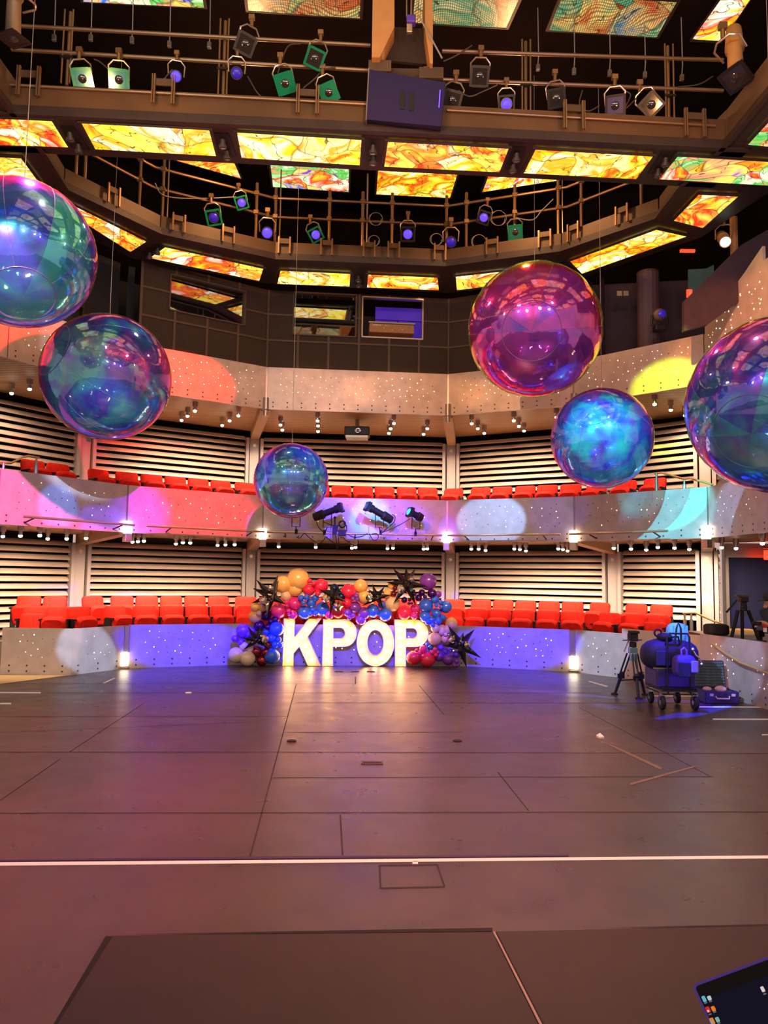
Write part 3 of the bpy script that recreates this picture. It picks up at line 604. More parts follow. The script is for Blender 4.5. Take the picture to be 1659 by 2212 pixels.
# step risers the seats stand on
mb = MB(); A_ = [P3(p, .29) for p in offset(FS, .08)]; 
for i in range(1, 8): wbox(mb, FS[i], FS[i+1], 0, .285, .07, 1.1)
for i in range(1, 7): wbox(mb, S1[i-1], S1[i], .0, .455, .45, 2.2)
struct(mb.obj('trim_7', M['slab']))
mb = MB()
for i in range(1, 7): wbox(mb, FP[i], FP[i+1], ZM0+.3, ZM0+.465, .1, 1.9)
struct(mb.obj('trim_8', M['slab']))
RZ, CZ = 8.0, 10.6
INR = [(-5.05, 2.5), (-5.16, 11.0), (-5.26, 12.03), (-4.17, 13.63), (-2.22, 14.67), (1.16, 14.89), (3.28, 14.11), (4.62, 12.72), (4.62, 11.6), (4.81, 10.5), (5.0, 2.5)]
OUR = [(-6.9, 2.0), (-6.75, 11.2), (-6.55, 12.2), (-5.07, 14.75), (-2.62, 15.95), (1.33, 16.35), (4.06, 15.37), (5.68, 13.45), (6.08, 11.83), (6.2, 10.2), (6.5, 2.0)]
def strip(mb, a, b, z0, z1):
    n = len(a); v = [P3(p, z0) for p in a]+[P3(p, z0) for p in b]+[P3(p, z1) for p in a]+[P3(p, z1) for p in b]; f = []
    for i in range(n-1): f += [(i, n+i, n+i+1, i+1), (2*n+i, 2*n+i+1, 3*n+i+1, 3*n+i), (i, i+1, 2*n+i+1, 2*n+i), (n+i, 3*n+i, 3*n+i+1, n+i+1)]
    f += [(0, 2*n, 3*n, n), (n-1, 2*n-1, 4*n-1, 3*n-1)]
    return mb.add(v, f)
mb = MB(); strip(mb, INR, OUR, RZ, RZ+.12)
# lip and kick plate along the inner edge
for i in range(len(INR)-1):
    wbox(mb, INR[i], INR[i+1], RZ-.03, RZ+.02, -.05, .03)
struct(mb.obj('trim_9', M['ring']))
mb = MB()
for i in range(1, len(INR)-3): wbox(mb, INR[i], INR[i+1], RZ+.12, RZ+.36, .04, .08)
for i in range(len(INR)-3, len(INR)-1): wbox(mb, INR[i], INR[i+1], RZ+.12, RZ+.55, .04, .08)
wbox(mb, INR[0], INR[1], RZ+.12, RZ+.55, .04, .08)
struct(mb.obj('trim_10', M['kick']))
# cross beam
BL, BR = Vector((-5.9, 9.93, 0)), Vector((5.2, 10.58, 0)); BT = (BR-BL).normalized(); BN = Vector((-BT.y, BT.x, 0)); BLEN = (BR-BL).length
mb = MB(); v = [P3(BL, RZ), P3(BR, RZ), P3(BR+BN*1.12, RZ), P3(BL+BN*1.0, RZ)]; v += [p+Z3*.12 for p in v]
mb.add(v, [(3, 2, 1, 0), (4, 5, 6, 7), (0, 1, 5, 4), (1, 2, 6, 5), (2, 3, 7, 6), (3, 0, 4, 7)]); wbox(mb, BL, BR, RZ-.03, RZ+.03, -.03, .06)
struct(mb.obj('trim_11', M['ring']))
mb = MB(); wbox(mb, BL, BR, RZ+.1, RZ+.44, .03, .08); struct(mb.obj('trim_12', mat('beam_face', '5e4226', .5, .1, noise=.2, nscale=1.5)))
# second cross beam overhead, behind the camera, seen in the bubbles
mb = MB(); strip(mb, [(-5.2, 2.4), (5.2, 3.0)], [(-5.2, 3.6), (5.2, 4.1)], RZ, RZ+.4); struct(mb.obj('trim_13', M['ring']))
# ceiling
mb = MB(); mb.box((0, 9, 11.4), (22, 26, .1)); struct(mb.obj('ceiling', M['void']))
mb = MB(); wbox(mb, (-11, 8), (-8.5, 15), RZ-.5, 11.4, 0, .1); wbox(mb, (-8.5, 15), (-4.2, 19.3), RZ, 11.4, 0, .1); wbox(mb, (-4.2, 19.3), (3, 19.8), RZ, 11.4, 0, .1); wbox(mb, (3, 19.8), (8.5, 16), RZ, 11.4, 0, .1); wbox(mb, (8.5, 16), (10.5, 8), RZ-.5, 11.4, 0, .1)
struct(mb.obj('wall_upper', M['void']))
# stained panels
def spanel(q, z, m, lab, grp, cat='ceiling light panel', fr=.05, name='stained_glass_light', th=.03):
    q = [Vector((p[0], p[1], z)) for p in q]; c = sum(q, Vector((0, 0, 0)))/4
    r = thing(name, c, lab, cat, grp); d = [p-c for p in q]
    mb = MB(); v = [p-Z3*th for p in d]+[p-Z3*.005 for p in d]; mb.add(v, [(0, 1, 2, 3), (7, 6, 5, 4)]+[(i, 4+i, 4+(i+1) % 4, (i+1) % 4) for i in range(4)])
    mb.obj('painted_glass', m, r)
    mb = MB(); o = [p+p.normalized()*fr for p in d]
    a = [p-Z3*(th+.008) for p in d]; b = [p-Z3*(th+.008) for p in o]; e = [p-Z3*.002 for p in o]
    mb.add(a+b+e, [(i, (i+1) % 4, 4+(i+1) % 4, 4+i) for i in range(4)]+[(4+i, 4+(i+1) % 4, 8+(i+1) % 4, 8+i) for i in range(4)])
    mb.obj('frame', M['ring'], r); return r
def sp(px, z, m, lab, grp): return spanel([U(*p, z=z) for p in px], z, m, lab, grp)
gb = 'painted glass panels under the cross beam'
beamP = [([(-80, 248), (112, 256), (148, 314), (-60, 307)], 'g_red', 'yellow and red painted glass panel with blue blot, cut by the left edge'),
 ([(176, 261), (452, 276), (467, 333), (206, 318)], 'g_yel', 'yellow painted glass panel with a green sweep on the cross beam'),
 ([(512, 281), (781, 297), (777, 353), (522, 337)], 'g_yel', 'yellow and orange painted glass panel left of the hanging box'),
 ([(838, 301), (1099, 316), (1079, 368), (830, 356)], 'g_red', 'painted glass panel with orange patches right below the hanging box'),
 ([(1157, 318), (1411, 333), (1374, 383), (1131, 370)], 'g_yel', 'second painted glass panel from the right on the cross beam'),
 ([(1464, 333), (1700, 347), (1664, 397), (1423, 383)], 'g_grn', 'painted glass panel with pink, green and blue at the beam right end')]
for px, m, lab in beamP: sp(px, RZ-.012, M[m], lab, gb)
ringP = [([(-40, 333), (46, 337), (94, 403), (-10, 414)], 'g_yel', 'painted glass panel on the ring at the left edge below the beam'),
 ([(98, 424), (133, 427), (317, 518), (282, 541)], 'g_red', 'long slanted painted glass panel on the ring beside the left bubble'),
 ([(357, 530), (569, 577), (560, 604), (323, 554)], 'g_red', 'red and yellow painted glass panel above the left control window'),
 ([(606, 581), (757, 588), (755, 616), (599, 610)], 'g_yel', 'small painted glass panel left of the ring middle'),
 ([(795, 589.5), (945, 596), (948, 624), (793, 618)], 'g_red', 'small painted glass panel right of the ring middle'),
 ([(984.5, 594), (1194, 571), (1214, 596), (987, 624)], 'g_red', 'painted glass panel on the ring half hidden by the pink bubble'),
 ([(1418, 492), (1484, 507), (1257, 588), (1231, 561)], 'g_yel', 'long slanted painted glass panel on the ring right of the pink bubble'),
 ([(1509, 416), (1595, 420), (1518, 489), (1455, 473)], 'g_red', 'painted glass panel with a red loop on the ring at the right'),
 ([(1615, 308), (1700, 215), (1790, 230), (1690, 316)], 'g_grn', 'green and yellow painted glass panel at the upper right edge')]
for px, m, lab in ringP: sp(px, RZ-.012, M[m], lab, 'painted glass panels on the ring')
ceilP = [([(350, 325), (500, 334), (521, 383), (385, 345)], 'g_red', 'painted ceiling panel, leftmost of the four seen past the beam'),
 ([(584, 350), (754, 358), (753, 412), (590, 401)], 'g_grn', 'painted ceiling panel with green corner, hung over the far catwalk'),
 ([(817, 363), (989, 370), (972, 425), (813, 417)], 'g_yel', 'painted ceiling panel with red and teal, over the far catwalk'),
 ([(1056, 374), (1240, 380), (1200, 388), (1042, 412)], 'g_red', 'painted ceiling panel, rightmost of the four seen past the beam'),
 ([(190, -60), (430, -55), (441, 13), (180, 0)], 'g_grn', 'dark green painted ceiling panel cut by the top edge at left'),
 ([(530, -50), (781, -38), (777, 36), (537, 20)], 'g_dim', 'meshed painted ceiling panel at the top, left of the hanging box'),
 ([(900, -35), (1130, -25), (1093, 57), (890, 45)], 'g_dim', 'meshed painted ceiling panel at the top, right of the hanging box'),
 ([(1215, -15), (1462, 0), (1418, 77), (1185, 62)], 'g_dim', 'large meshed painted ceiling panel with a pale blade shape'),
 ([(1585, -45), (1655, -55), (1559, 85), (1495, 81)], 'g_red', 'narrow orange painted ceiling panel at the upper right')]
for px, m, lab in ceilP: sp(px, CZ, M[m], lab, 'painted glass panels in the upper ceiling')
j = 0
for y in (9.3, 6.6, 3.9, 1.2):   # the panels overhead that the bubbles mirror
    for x in (-3.9, -1.6, .7, 3.0):
        spanel([(x, y), (x+1.9, y+.1), (x+1.9, y-1.7), (x, y-1.8)], CZ, M[('g_yel', 'g_red', 'g_dim')[j % 3]], 'painted ceiling panel overhead outside the picture, mirrored in the bubbles', 'panels overhead mirrored in the bubbles'); j += 1
for y in (9.2, 7.2, 5.2):
    for x0, x1 in ((-6.5, -5.5), (5.3, 6.1)):
        spanel([(x0, y), (x1, y), (x1, y-1.6), (x0, y-1.6)], RZ-.012, M['g_yel'], 'painted ring panel overhead beside the camera, mirrored in the bubbles', 'panels overhead mirrored in the bubbles')
for x in (-4.4, -2.1, .2, 2.5):
    spanel([(x, 3.5), (x+1.9, 3.55), (x+1.9, 2.9), (x, 2.85)], RZ-.012, M['g_red'], 'painted beam panel behind the camera, mirrored in the bubbles', 'panels overhead mirrored in the bubbles')
# twin black downlights between the panels
tw0 = None
def twin(px, py, lab, s=1.0, tilt=0):
    global tw0
    p = U(px, py, z=RZ)
    if tw0 is None:
        r = thing('twin_downlight', p, lab, 'downlight', 'twin downlights between the ring panels'); mb = MB(); mb.box((0, 0, -.012), (.3, .8, .02)); mb.obj('recess_plate', M['black'], r)
        for y in (-.2, .2):
            mb = MB(); mb.lathe((0, y, -.02), (0, .25, -1), [(0, .05), (.12, .055), (.13, .075), (.2, .08), (.21, .07), (.2, .001)], 14); mb.obj('lamp_head', M['body'], r, smooth=True)
            mb = MB(); mb.lathe((0, y+.05, -.22), (0, .25, -1), [(0, .06), (.012, .05), (.02, .001)], 14); mb.obj('lens', M['chrome'], r, smooth=True)
        tw0 = r
    else: r = dup(tw0, p, lab)
    r.rotation_euler = (0, 0, tilt); r.scale = (.75, .75, .55)
for px, py, lab, rz in [(160, 298, 'between the two leftmost beam panels', 0), (486, 313, 'between the green swept and orange beam panels', 0), (806, 325, 'on the beam below the hanging box', 0), (1112, 342, 'on the beam between orange patched and second right panels', 0), (1430, 352, 'near the right end of the beam', 0),
                        (333, 540, 'on the ring above the dark left wall', .8), (775, 601, 'at the ring middle', 0), (1222, 577, 'on the ring beside the pink bubble', -.7)]:
    twin(px, py, 'pair of black spot heads '+lab, 1, rz)
# ================================================================= pipes and rigging
def pipe(pts, r, lab, name='rig_pipe', cat='pipe', m='pipe', grp=None):
    c = sum(pts, Vector((0, 0, 0)))/len(pts); mb = MB(); mb.tube(pts, r, 8); return tag(mb.obj(name, M[m], origin=c, smooth=True), lab, cat, grp)
SB = (BL+BN*.2, BL+BN*.2+BT*BLEN); SB2 = (BL+BN*.5, BL+BN*.5+BT*BLEN)
def ub(px, py, d=.2): a = BL+BN*d; return U(px, py, seg=((a.x, a.y), (a.x+BT.x, a.y+BT.y)))
for a, b, lab in [((25, 55), (800, 98), 'upper horizontal rig pipe left of the hanging box'), ((25, 107), (795, 152), 'lower horizontal rig pipe left of the hanging box'), ((955, 110), (1562, 130), 'upper horizontal rig pipe right of the hanging box'), ((955, 172), (1562, 196), 'lower horizontal rig pipe right of the hanging box')]:
    pipe([ub(*a), ub(*b)], .028, lab)
for a, b, lab in [((20, 183), (800, 226), 'conduit along the beam top left of the hanging box'), ((965, 238), (1545, 272), 'conduit along the beam top right of the hanging box')]:
    p, q = ub(*a, d=.0), ub(*b, d=.0); pipe([p-BN*.0, q], .02, lab)
for x, y0, y1, lab in [(141, 20, 180, 'far left'), (480, 40, 208, 'left of the middle lamps'), (1137, 85, 238, 'right of the hanging box'), (1448, 95, 268, 'near the right end')]:
    r = thing('pipe_cluster', ub(x, y1), 'cluster of three upright rig pipes on the beam, '+lab, 'pipe cluster')
    h = ub(x, y0).z-ub(x, y1).z
    for k, w in enumerate((-.06, 0, .06)):
        mb = MB(); mb.cyl((w, .05*(k == 1), 0), (w, .05*(k == 1), h), (.013, .024, .013)[k], n=8); mb.obj('pipe', M['pipe'], r, smooth=True)
    mb = MB(); mb.box((0, 0, h*.35), (.17, .05, .03)); mb.obj('clamp', M['dkmetal'], r)
hk = None
for x, y0, y1 in [(117, 30, 82), (196, 28, 82), (285, 30, 87), (366, 40, 96), (452, 48, 98), (1162, 95, 146), (1240, 97, 154), (1317, 98, 158), (1393, 108, 162), (1473, 115, 168)]:
    a, b = ub(x, y0, .9), ub(x, y1, .9); r = thing('dangling_plug', b, '{o} dangling power plug from the left above the cross beam', 'plug', 'plugs hanging over the cross beam')
    mb = MB(); mb.tube([a-b+Vector((0, 0, .6)), (a-b)*.5+Vector((.01, 0, 0)), (0, 0, .05)], .008, 6); mb.obj('cable', M['string'], r); mb = MB(); mb.box((0, 0, 0), (.06, .05, .1)); mb.obj('plug', M['post'], r, bevel=.01)
for k, (x, y) in enumerate([(65, 172), (355, 190), (665, 212), (868, 228), (1238, 245), (1498, 262)]):
    if 800 < x < 950: continue
    p = ub(x, y, -.0); r = thing('bracket_plate', p-BN*.03, '{o} cable bracket from the left on the cross beam face', 'bracket', 'brackets on the cross beam')
    ang = math.atan2(BT.y, BT.x); R = Matrix.Rotation(ang, 3, 'Z'); mb = MB(); mb.box(R @ Vector((0, 0, .06)), (.26, .02, .1), R); mb.obj('plate', M['kick'], r)
    for s in (-1, 1):
        mb = MB(); mb.box(R @ Vector((s*.12, -.02, -.05)), (.02, .04, .42), R); mb.box(R @ Vector((s*.15, -.02, -.05)), (.015, .04, .42), R); mb.obj('strut', M['pipe'], r)
# far catwalk rails
IS = [INR[i] for i in (2, 3, 4, 5, 6, 7)]; RL = offset(IS, .35)
for dz, nm in ((.72, 'lower'), (1.12, 'upper')):
    for i in range(5):
        pipe([P3(RL[i], RZ+.3+dz), P3(RL[i+1], RZ+.3+dz)], .026, nm+' rail of the far catwalk, '+['far left', 'left', 'centre', 'right', 'far right'][i]+' run', 'catwalk_rail', 'rail')
for x, y0, y1 in [(350, 350, 470), (552, 430, 520), (593, 405, 540), (710, 420, 545), (782, 410, 548), (846, 430, 550), (964, 430, 556), (1007, 420, 548), (1112, 430, 535), (1206, 395, 525), (1256, 400, 515), (1386, 395, 470), (300, 360, 455), (182, 335, 400), (163, 335, 390)]:
    q = on_poly(x, RL, y1)
    if not q: continue
    A, B, t, n, L = seg_frame(RL[q[2]], RL[q[2]+1]); a = (q[0], q[1], RZ+.14); 
    r = thing('catwalk_post', a, '{o} upright post from the left on the far catwalk', 'post', 'posts of the far catwalk'); mb = MB(); mb.cyl((0, 0, 0), (0, 0, 1.5), .03, n=8); mb.obj('post', M['pipe'], r, smooth=True)
    for z in (.88, 1.28): mb = MB(); mb.box((0, -.02, z), (.1, .08, .08)); mb.obj('coupler', M['pipe'], r, bevel=.008)
    if x in (593, 782, 1206, 350): mb = MB(); mb.cyl((.09, .02, 0), (.09, .02, 1.9), .014, n=8); mb.obj('conduit', M['steel'], r, smooth=True)
for x, y in [(243, 430), (385, 500), (492, 515), (614, 545), (797, 553), (850, 556), (950, 560), (1064, 545), (1177, 530), (1345, 468), (1240, 500), (705, 548)]:
    q = on_poly(x, offset(IS, .0), y)
    if not q: continue
    A, B, t, n, L = seg_frame(IS[q[2]], IS[q[2]+1]); R = Matrix.Rotation(math.atan2(t.y, t.x), 3, 'Z')
    r = thing('bracket_plate', (q[0]-n.x*.02, q[1]-n.y*.02, RZ+.24), '{o} cable bracket from the left on the far catwalk edge', 'bracket', 'brackets of the far catwalk')
    mb = MB(); mb.box(R @ Vector((0, 0, .12)), (.2, .02, .1), R); mb.obj('plate', M['kick'], r)
    for s in (-1, 1): mb = MB(); mb.box(R @ Vector((s*.11, -.02, .03)), (.03, .035, .34), R); mb.obj('strut', M['pipe'], r)
# coiled and hanging cables
def curve_cable(pts, r, lab, m='cord', name='cable'):
    P = []
    for i in range(len(pts)-1):
        a, b = pts[max(i-1, 0)], pts[i]; c, d = pts[i+1], pts[min(i+2, len(pts)-1)]
        for k in range(6):
            u = k/6; P.append(.5*((2*b)+(c-a)*u+(2*a-5*b+4*c-d)*u*u+(-a+3*b-3*c+d)*u**3))
    P.append(pts[-1]); c = sum(P, Vector((0, 0, 0)))/len(P); mb = MB(); mb.tube(P, r, 5); return tag(mb.obj(name, M[m], origin=c, smooth=True), lab, 'cable')
def far(px, py, d=.3):
    q = on_poly(px, offset(IS, d), py); A, B, t, n, L = seg_frame(IS[0], IS[1]) ; k = ray(px, py); s = (q[1])/k.y; return CAM+k*s
for cx, cy, r, lab in [(812, 473, 12, 'cable coil left of centre on the far catwalk'), (808, 520, 10, 'lower cable coil on the far catwalk'), (943, 517, 11, 'cable coil beside the violet far lamp'), (1077, 471, 14, 'pale cable coil beside the blue far lamp'), (1035, 522, 13, 'dark cable coil left of the green far lamp')]:
    pts = [far(cx+r*math.cos(a)*(1+.03*a), cy+r*math.sin(a)*1.15) for a in [math.pi*i/5 for i in range(18)]]; curve_cable(pts, .006, lab, 'string')
for pts, lab in [([(335, 395), (350, 420), (390, 428), (455, 428), (510, 425)], 'thin cable drooping to the small far left lamp'), ([(1113, 470), (1150, 475), (1170, 455), (1195, 430)], 'thin cable drooping right of the cable coil')]:
    curve_cable([far(*p) for p in pts], .01, lab, 'string')
for pts, lab in [([(203, 128), (215, 133), (235, 150)], 'cable between the two leftmost rig lamps'), ([(330, 188), (350, 175), (372, 150)], 'cable hooked under the small blue rig lamp'), ([(600, 158), (612, 120), (625, 98), (650, 95)], 'cable looping above the green rig lamp'),
                 ([(655, 190), (680, 170), (700, 150), (725, 146)], 'cable sagging between the green rig lamps'), ([(535, 165), (560, 205), (590, 218), (610, 210)], 'cable sagging below the dim violet rig lamp'), ([(958, 132), (985, 120), (1020, 98)], 'cable above the lamp right of the hanging box'), ([(990, 195), (1015, 208), (1048, 195), (1075, 183)], 'cable left of the blue rig lamp right of the box'),
                 ([(1258, 195), (1252, 225), (1270, 240), (1295, 228)], 'cable loop left of the lilac rig lamp'), ([(1345, 195), (1362, 205), (1350, 235), (1375, 212)], 'cable loop right of the lilac rig lamp'), ([(1465, 188), (1510, 182), (1540, 165)], 'thin cable near the right end of the rig')]:
    curve_cable([ub(*p, d=.15) for p in pts], .01, lab)
# ================================================================= stage lights in the rig
def lamp(p, target, s, lensm, framem, bodym, lab, roll=0, frame=True, L=.42, grp=None, cat='stage light'):
    r = thing('stage_light', p, lab, cat, grp); d = (Vector(target)-p).normalized()
    x, y, _ = basis(d); R = Matrix((x, d, x.cross(d))).transposed(); R = R @ Matrix.Rotation(math.radians(roll), 3, 'Y')
    def T(v): return R @ (Vector(v)*s)
    def cylp(name, m, prof, n=16):
        mb = MB(); mb.lathe(T((0, prof[0][0], 0)), R @ Vector((0, 1, 0)), [((h-prof[0][0])*s, q*s) for h, q in prof], n); return mb.obj(name, m, r, smooth=True)
    cylp('body', bodym, [(-L, .03), (-L+.02, .07), (-L*.55, .085), (-L*.5, .065), (-.03, .07), (-.02, .085), (.0, .085), (.0, .072), (-.01, .07), (-.012, .001)])
    if frame and lensm not in (M['blue_on'], M['blue_dim']):
        mb = MB(); mb.box(T((0, .02, 0)), Vector((.185, .006, .185))*s, R); mb.obj('gel_sheet', lensm, r); lensm = M['clear_gel']
        cylp('lens', lensm, [(.024, .05), (.03, .04), (.034, .001)])
    else: cylp('lens', lensm, [(-.008, .071), (.008, .06), (.016, .035), (.02, .001)])
    if frame:
        mb = MB(); a = .105
        for q in (-1, 1): mb.box(T((q*a, .02, 0)), Vector((.03, .012, .23))*s, R); mb.box(T((0, .02, q*a)), Vector((.18, .012, .03))*s, R)
        mb.obj('gel_frame', framem, r)
    mb = MB(); mb.tube([T((-.11, -L*.45, 0)), T((-.12, -L*.45, .14)), T((-.06, -L*.45, .2)), T((.06, -L*.45, .2)), T((.12, -L*.45, .14)), T((.11, -L*.45, 0))], .011*s, 6); mb.obj('yoke', M['steel'], r, smooth=True)
    mb = MB(); c = T((0, -L*.45, .2)); mb.cyl(c, c+Z3*.1*s, .022*s, n=8); mb.box(c+Z3*.12*s, (.07*s, .05*s, .06*s)); mb.obj('clamp', M['pipe'], r)
    return r
TG = (0, 2.5, 1)
rig = [(178, 170, 'teal_gel', 'green_gel', 'body_t', 'stage light with blue-green gel, leftmost on the cross beam', 15, 1.15), (257, 172, 'teal_gel', 'green_gel', 'body_t', 'stage light with green gel, second on the cross beam', 5, 1.15),
 (380, 165, 'blue_on', None, 'body', 'glowing blue round lamp left on the cross beam', 0, .95), (511, 158, 'blue_dim', None, 'body', 'dim violet lamp left of the green gels on the beam', 0, 1.), (530, 95, 'clear_gel', 'body', 'body_t', 'clear lamp on the upper rig pipe with black frame', -20, 1.15),
 (680, 126, 'clear_gel', 'green_gel', 'body_t', 'green framed lamp on the upper rig pipe, lens dark', -20, 1.1), (616, 180, 'green_gel', 'green_gel', 'body_t', 'bright green stage light with tilted frame', 20, 1.15), (710, 200, 'green_gel', 'green_gel', 'body', 'green striped stage light, nearest left of the hanging box', 25, 1.1),
 (976, 217, 'clear_gel', 'body', 'body_t', 'clear stage light touching the right side of the hanging box', -15, 1.15), (1036, 165, 'clear_gel', 'body', 'tan', 'dark lens stage light with long tan body above', -5, 1.15), (1094, 225, 'blue_on', 'body', 'body_t', 'glowing blue stage light right of the hanging box', 0, 1.0),
 (1202, 212, 'clear_gel', 'dkmetal', 'body_t', 'unlit dark stage light third right of the hanging box', 5, 1.1), (1329, 228, 'lilac_gel', 'dkmetal', 'body_t', 'lilac square stage light on the right of the rig', 0, 1.2), (1407, 226, 'clear_gel', 'body', 'body_t', 'clear diamond-turned stage light near the right of the rig', 40, 1.2)]
for x, y, lm, fm_, bm_, lab, roll, s in rig:
    lamp(ub(x, y, .05), (x/829*1.2-1.2, 1.5, 2.5), s, M[lm], M[fm_] if fm_ else M['body'], M[bm_], lab, roll, frame=fm_ is not None)
lamp(U(1590, 165, Y=9.8), (3, 6, 0), 1.5, M['clear_gel'], M['dkmetal'], M['tan'], 'large clear stage light at the right end of the beam', 30, L=.75)
lamp(U(28, 80, Y=9.0), (-4.6, 9.3, 0), 1.3, M['black'], M['dkmetal'], M['body_t'], 'brown stage light cut by the upper left edge', 20, L=.7)
farl = [(462, 470, 'blue_dim', 'green_gel', 'green framed lamp, lower of the two left far catwalk lamps', 15, 1.25), (522, 438, 'blue_on', 'green_gel', 'small green framed blue lamp, upper left on the far catwalk', 20, 1.05), (577, 503, 'blue_on', None, 'large round glowing blue lamp on the far catwalk', 0, 1.35), (682, 507, 'blue_on', 'green_gel', 'blue far catwalk lamp with tilted frame left of centre', 30, 1.15),
        (881, 506, 'blue_on', 'dkmetal', 'blue far catwalk lamp with square upright frame at centre', 0, 1.25), (974, 523, 'blue_dim', None, 'dim violet far catwalk lamp without frame', 0, 1.35), (1045, 470, 'blue_on', 'dkmetal', 'small blue lamp on the upper right far rail', -20, 1.1), (1113, 502, 'teal_gel', 'green_gel', 'green framed lamp on the right of the far catwalk', 3, 1.2)]
for x, y, lm, fm_, lab, roll, s in farl:
    lamp(far(x, y, .12), (x/829*1.5-1.5, 2, 2), s, M[lm], M[fm_] if fm_ else M['body'], M['body'], lab, roll, frame=fm_ is not None)
lamp(U(1567, 523, Y=13.0), (4.4, 8, 4), 1.2, mat('white_lens_lit', 'e8fff0', .3, emit='e0fff0', es=3), M['body'], M['tan'], 'tan lamp with white lit lens on the right-hand pole', 0, frame=False, L=.5)
p = U(1590, 700, Y=13.5); mb = MB(); q = U(1586, 470, Y=13.5); q.x = p.x; q.y = p.y; pipe([p, q], .07, 'tall tan steel pole behind the right upper balcony', 'pole', 'pole', 'tan')
# moving head on the upper balcony edge
p = U(1425, 712, Y=14.35); r = thing('moving_head_light', p, 'moving head light with violet lens on the right upper balcony', 'stage light')
mb = MB(); mb.box((0, 0, .02), (.22, .2, .12)); mb.obj('base', M['dkmetal'], r, bevel=.02)
mb = MB(); mb.tube([(-.14, 0, .28), (-.15, 0, .1), (-.08, 0, .06), (.08, 0, .06), (.15, 0, .1), (.14, 0, .28)], .025, 6); mb.obj('yoke', M['dkmetal'], r, smooth=True)
mb = MB(); mb.sphere((0, 0, .28), .13, 16, sc=(1, 1.1, 1)); mb.obj('head', M['body_t'], r, smooth=True); mb = MB(); mb.lathe((0, -.13, .27), (0, -1, -.1), [(0, .075), (.02, .07), (.03, .05), (.035, .001)], 16); mb.obj('lens', M['blue_dim'], r, smooth=True)
# hanging box with tan wings
def hb(px, py, Y=10.1): return U(px, py, Y=Y)
f = [hb(798, 150), hb(963, 178), hb(952, 273), hb(792, 258)]; c = sum(f, Vector((0, 0, 0)))/4
r = thing('hanging_loudspeaker', c, 'big violet-lit box hanging above the cross beam at the centre', 'loudspeaker')
bk = [p+Vector((.03, .55, .12)) for p in f]; mb = MB(); mb.add([p-c for p in f]+[p-c for p in bk], [(0, 1, 2, 3), (7, 6, 5, 4)]+[(i, 4+i, 4+(i+1) % 4, (i+1) % 4) for i in range(4)]); mb.obj('cabinet', M['purple_box'], r)
def onf(u, v, d=-.012): return f[0]+(f[1]-f[0])*u+(f[3]-f[0])*v+Vector((0, d, 0))-c
for u0 in (.42, .54):
    mb = MB(); mb.add([onf(u0, .32), onf(u0+.06, .32), onf(u0+.06, .68), onf(u0, .68)]+[onf(u0, .32, 0), onf(u0+.06, .32, 0), onf(u0+.06, .68, 0), onf(u0, .68, 0)], [(0, 1, 2, 3)]+[(i, 4+i, 4+(i+1) % 4, (i+1) % 4) for i in range(4)]); mb.obj('slot', M['black'], r)
mb = MB(); mb.cyl(onf(.93, .2, -.03), onf(.925, .55, -.03), .009, n=8); mb.obj('handle', mat('violet_handle_glow', '7a60ff', .3, emit='5a3cff', es=.6), r, smooth=True)  # handle is no lamp; its violet gleam is put in as emission
mb = MB(); mb.add([onf(-.015, -.02, -.01), onf(.0, -.02, -.01), onf(.0, 1.02, -.01), onf(-.015, 1.02, -.01)]+[onf(-.015, -.02, .1), onf(.0, -.02, .1), onf(.0, 1.02, .1), onf(-.015, 1.02, .1)], [(0, 1, 2, 3), (7, 6, 5, 4)]+[(i, 4+i, 4+(i+1) % 4, (i+1) % 4) for i in range(4)]); mb.obj('edge_trim', M['post'], r)
mb = MB()
for a, b in (((796, 133), (845, 150)), ((905, 148), (958, 165))):
    p, q = hb(*a)-c, hb(*b)-c; m_ = (p+q)/2; mb.box(m_+Vector((0, .15, 0)), (abs(q.x-p.x), .3, abs(q.z-p.z)+.05))
p, q = hb(840, 128)-c, hb(915, 160)-c; mb.box((p+q)/2+Vector((0, .3, 0)), (.6, .1, .3)); mb.obj('bracket', M['kick'], r)
mb = MB(); o4 = [hb(852, 58, 10.3), hb(918, 62, 10.3), hb(935, 140, 10.3), hb(818, 128, 10.3)]; mb.add([p-c for p in o4]+[p-c+Vector((0, .05, 0)) for p in o4], [(0, 1, 2, 3), (7, 6, 5, 4)]+[(i, 4+i, 4+(i+1) % 4, (i+1) % 4) for i in range(4)]); mb.obj('back_plate', M['booth'], r)
for nm, qs in (('left', [(806, -60), (852, -60), (852, 58), (820, 124), (803, 124)]), ('right', [(918, -60), (935, -60), (935, 137), (929, 137), (918, 62)])):
    P = [hb(*q, Y=10.0) for q in qs]; cc = sum(P, Vector((0, 0, 0)))/len(P); n = len(P); mb = MB(); mb.add(P+[p+Vector((.0, .6, 0)) for p in P], [tuple(range(n)), tuple(range(2*n-1, n-1, -1))]+[(i, n+i, n+(i+1) % n, (i+1) % n) for i in range(n)])
    tag(mb.obj('hanger_plate', M['tan'], origin=cc), nm+' tan sheet-metal hanger above the violet-lit box', 'hanger')
p = hb(888, 45, 10.05); r = thing('chain_hoist', p, 'small violet chain hoist between the tan hangers', 'hoist'); mb = MB(); mb.box((0, 0, 0), (.13, .12, .11)); mb.obj('motor', mat('hoist_violet', '5a3ab0', .4), r, bevel=.015)
mb = MB(); mb.box((-.02, 0, -.12), (.08, .06, .13)); mb.obj('hook_block', M['steel'], r, bevel=.01); mb = MB(); mb.cyl((0, 0, .05), (0, 0, .6), .012, n=6); mb.cyl((-.06, 0, .05), (-.07, 0, .6), .01, n=6); mb.obj('chain', M['steel'], r)
curve_cable([hb(905, 35, 9.95), hb(930, 80, 9.95), hb(955, 126, 9.95)], .012, 'pale cable crossing the right tan hanger', 'string')
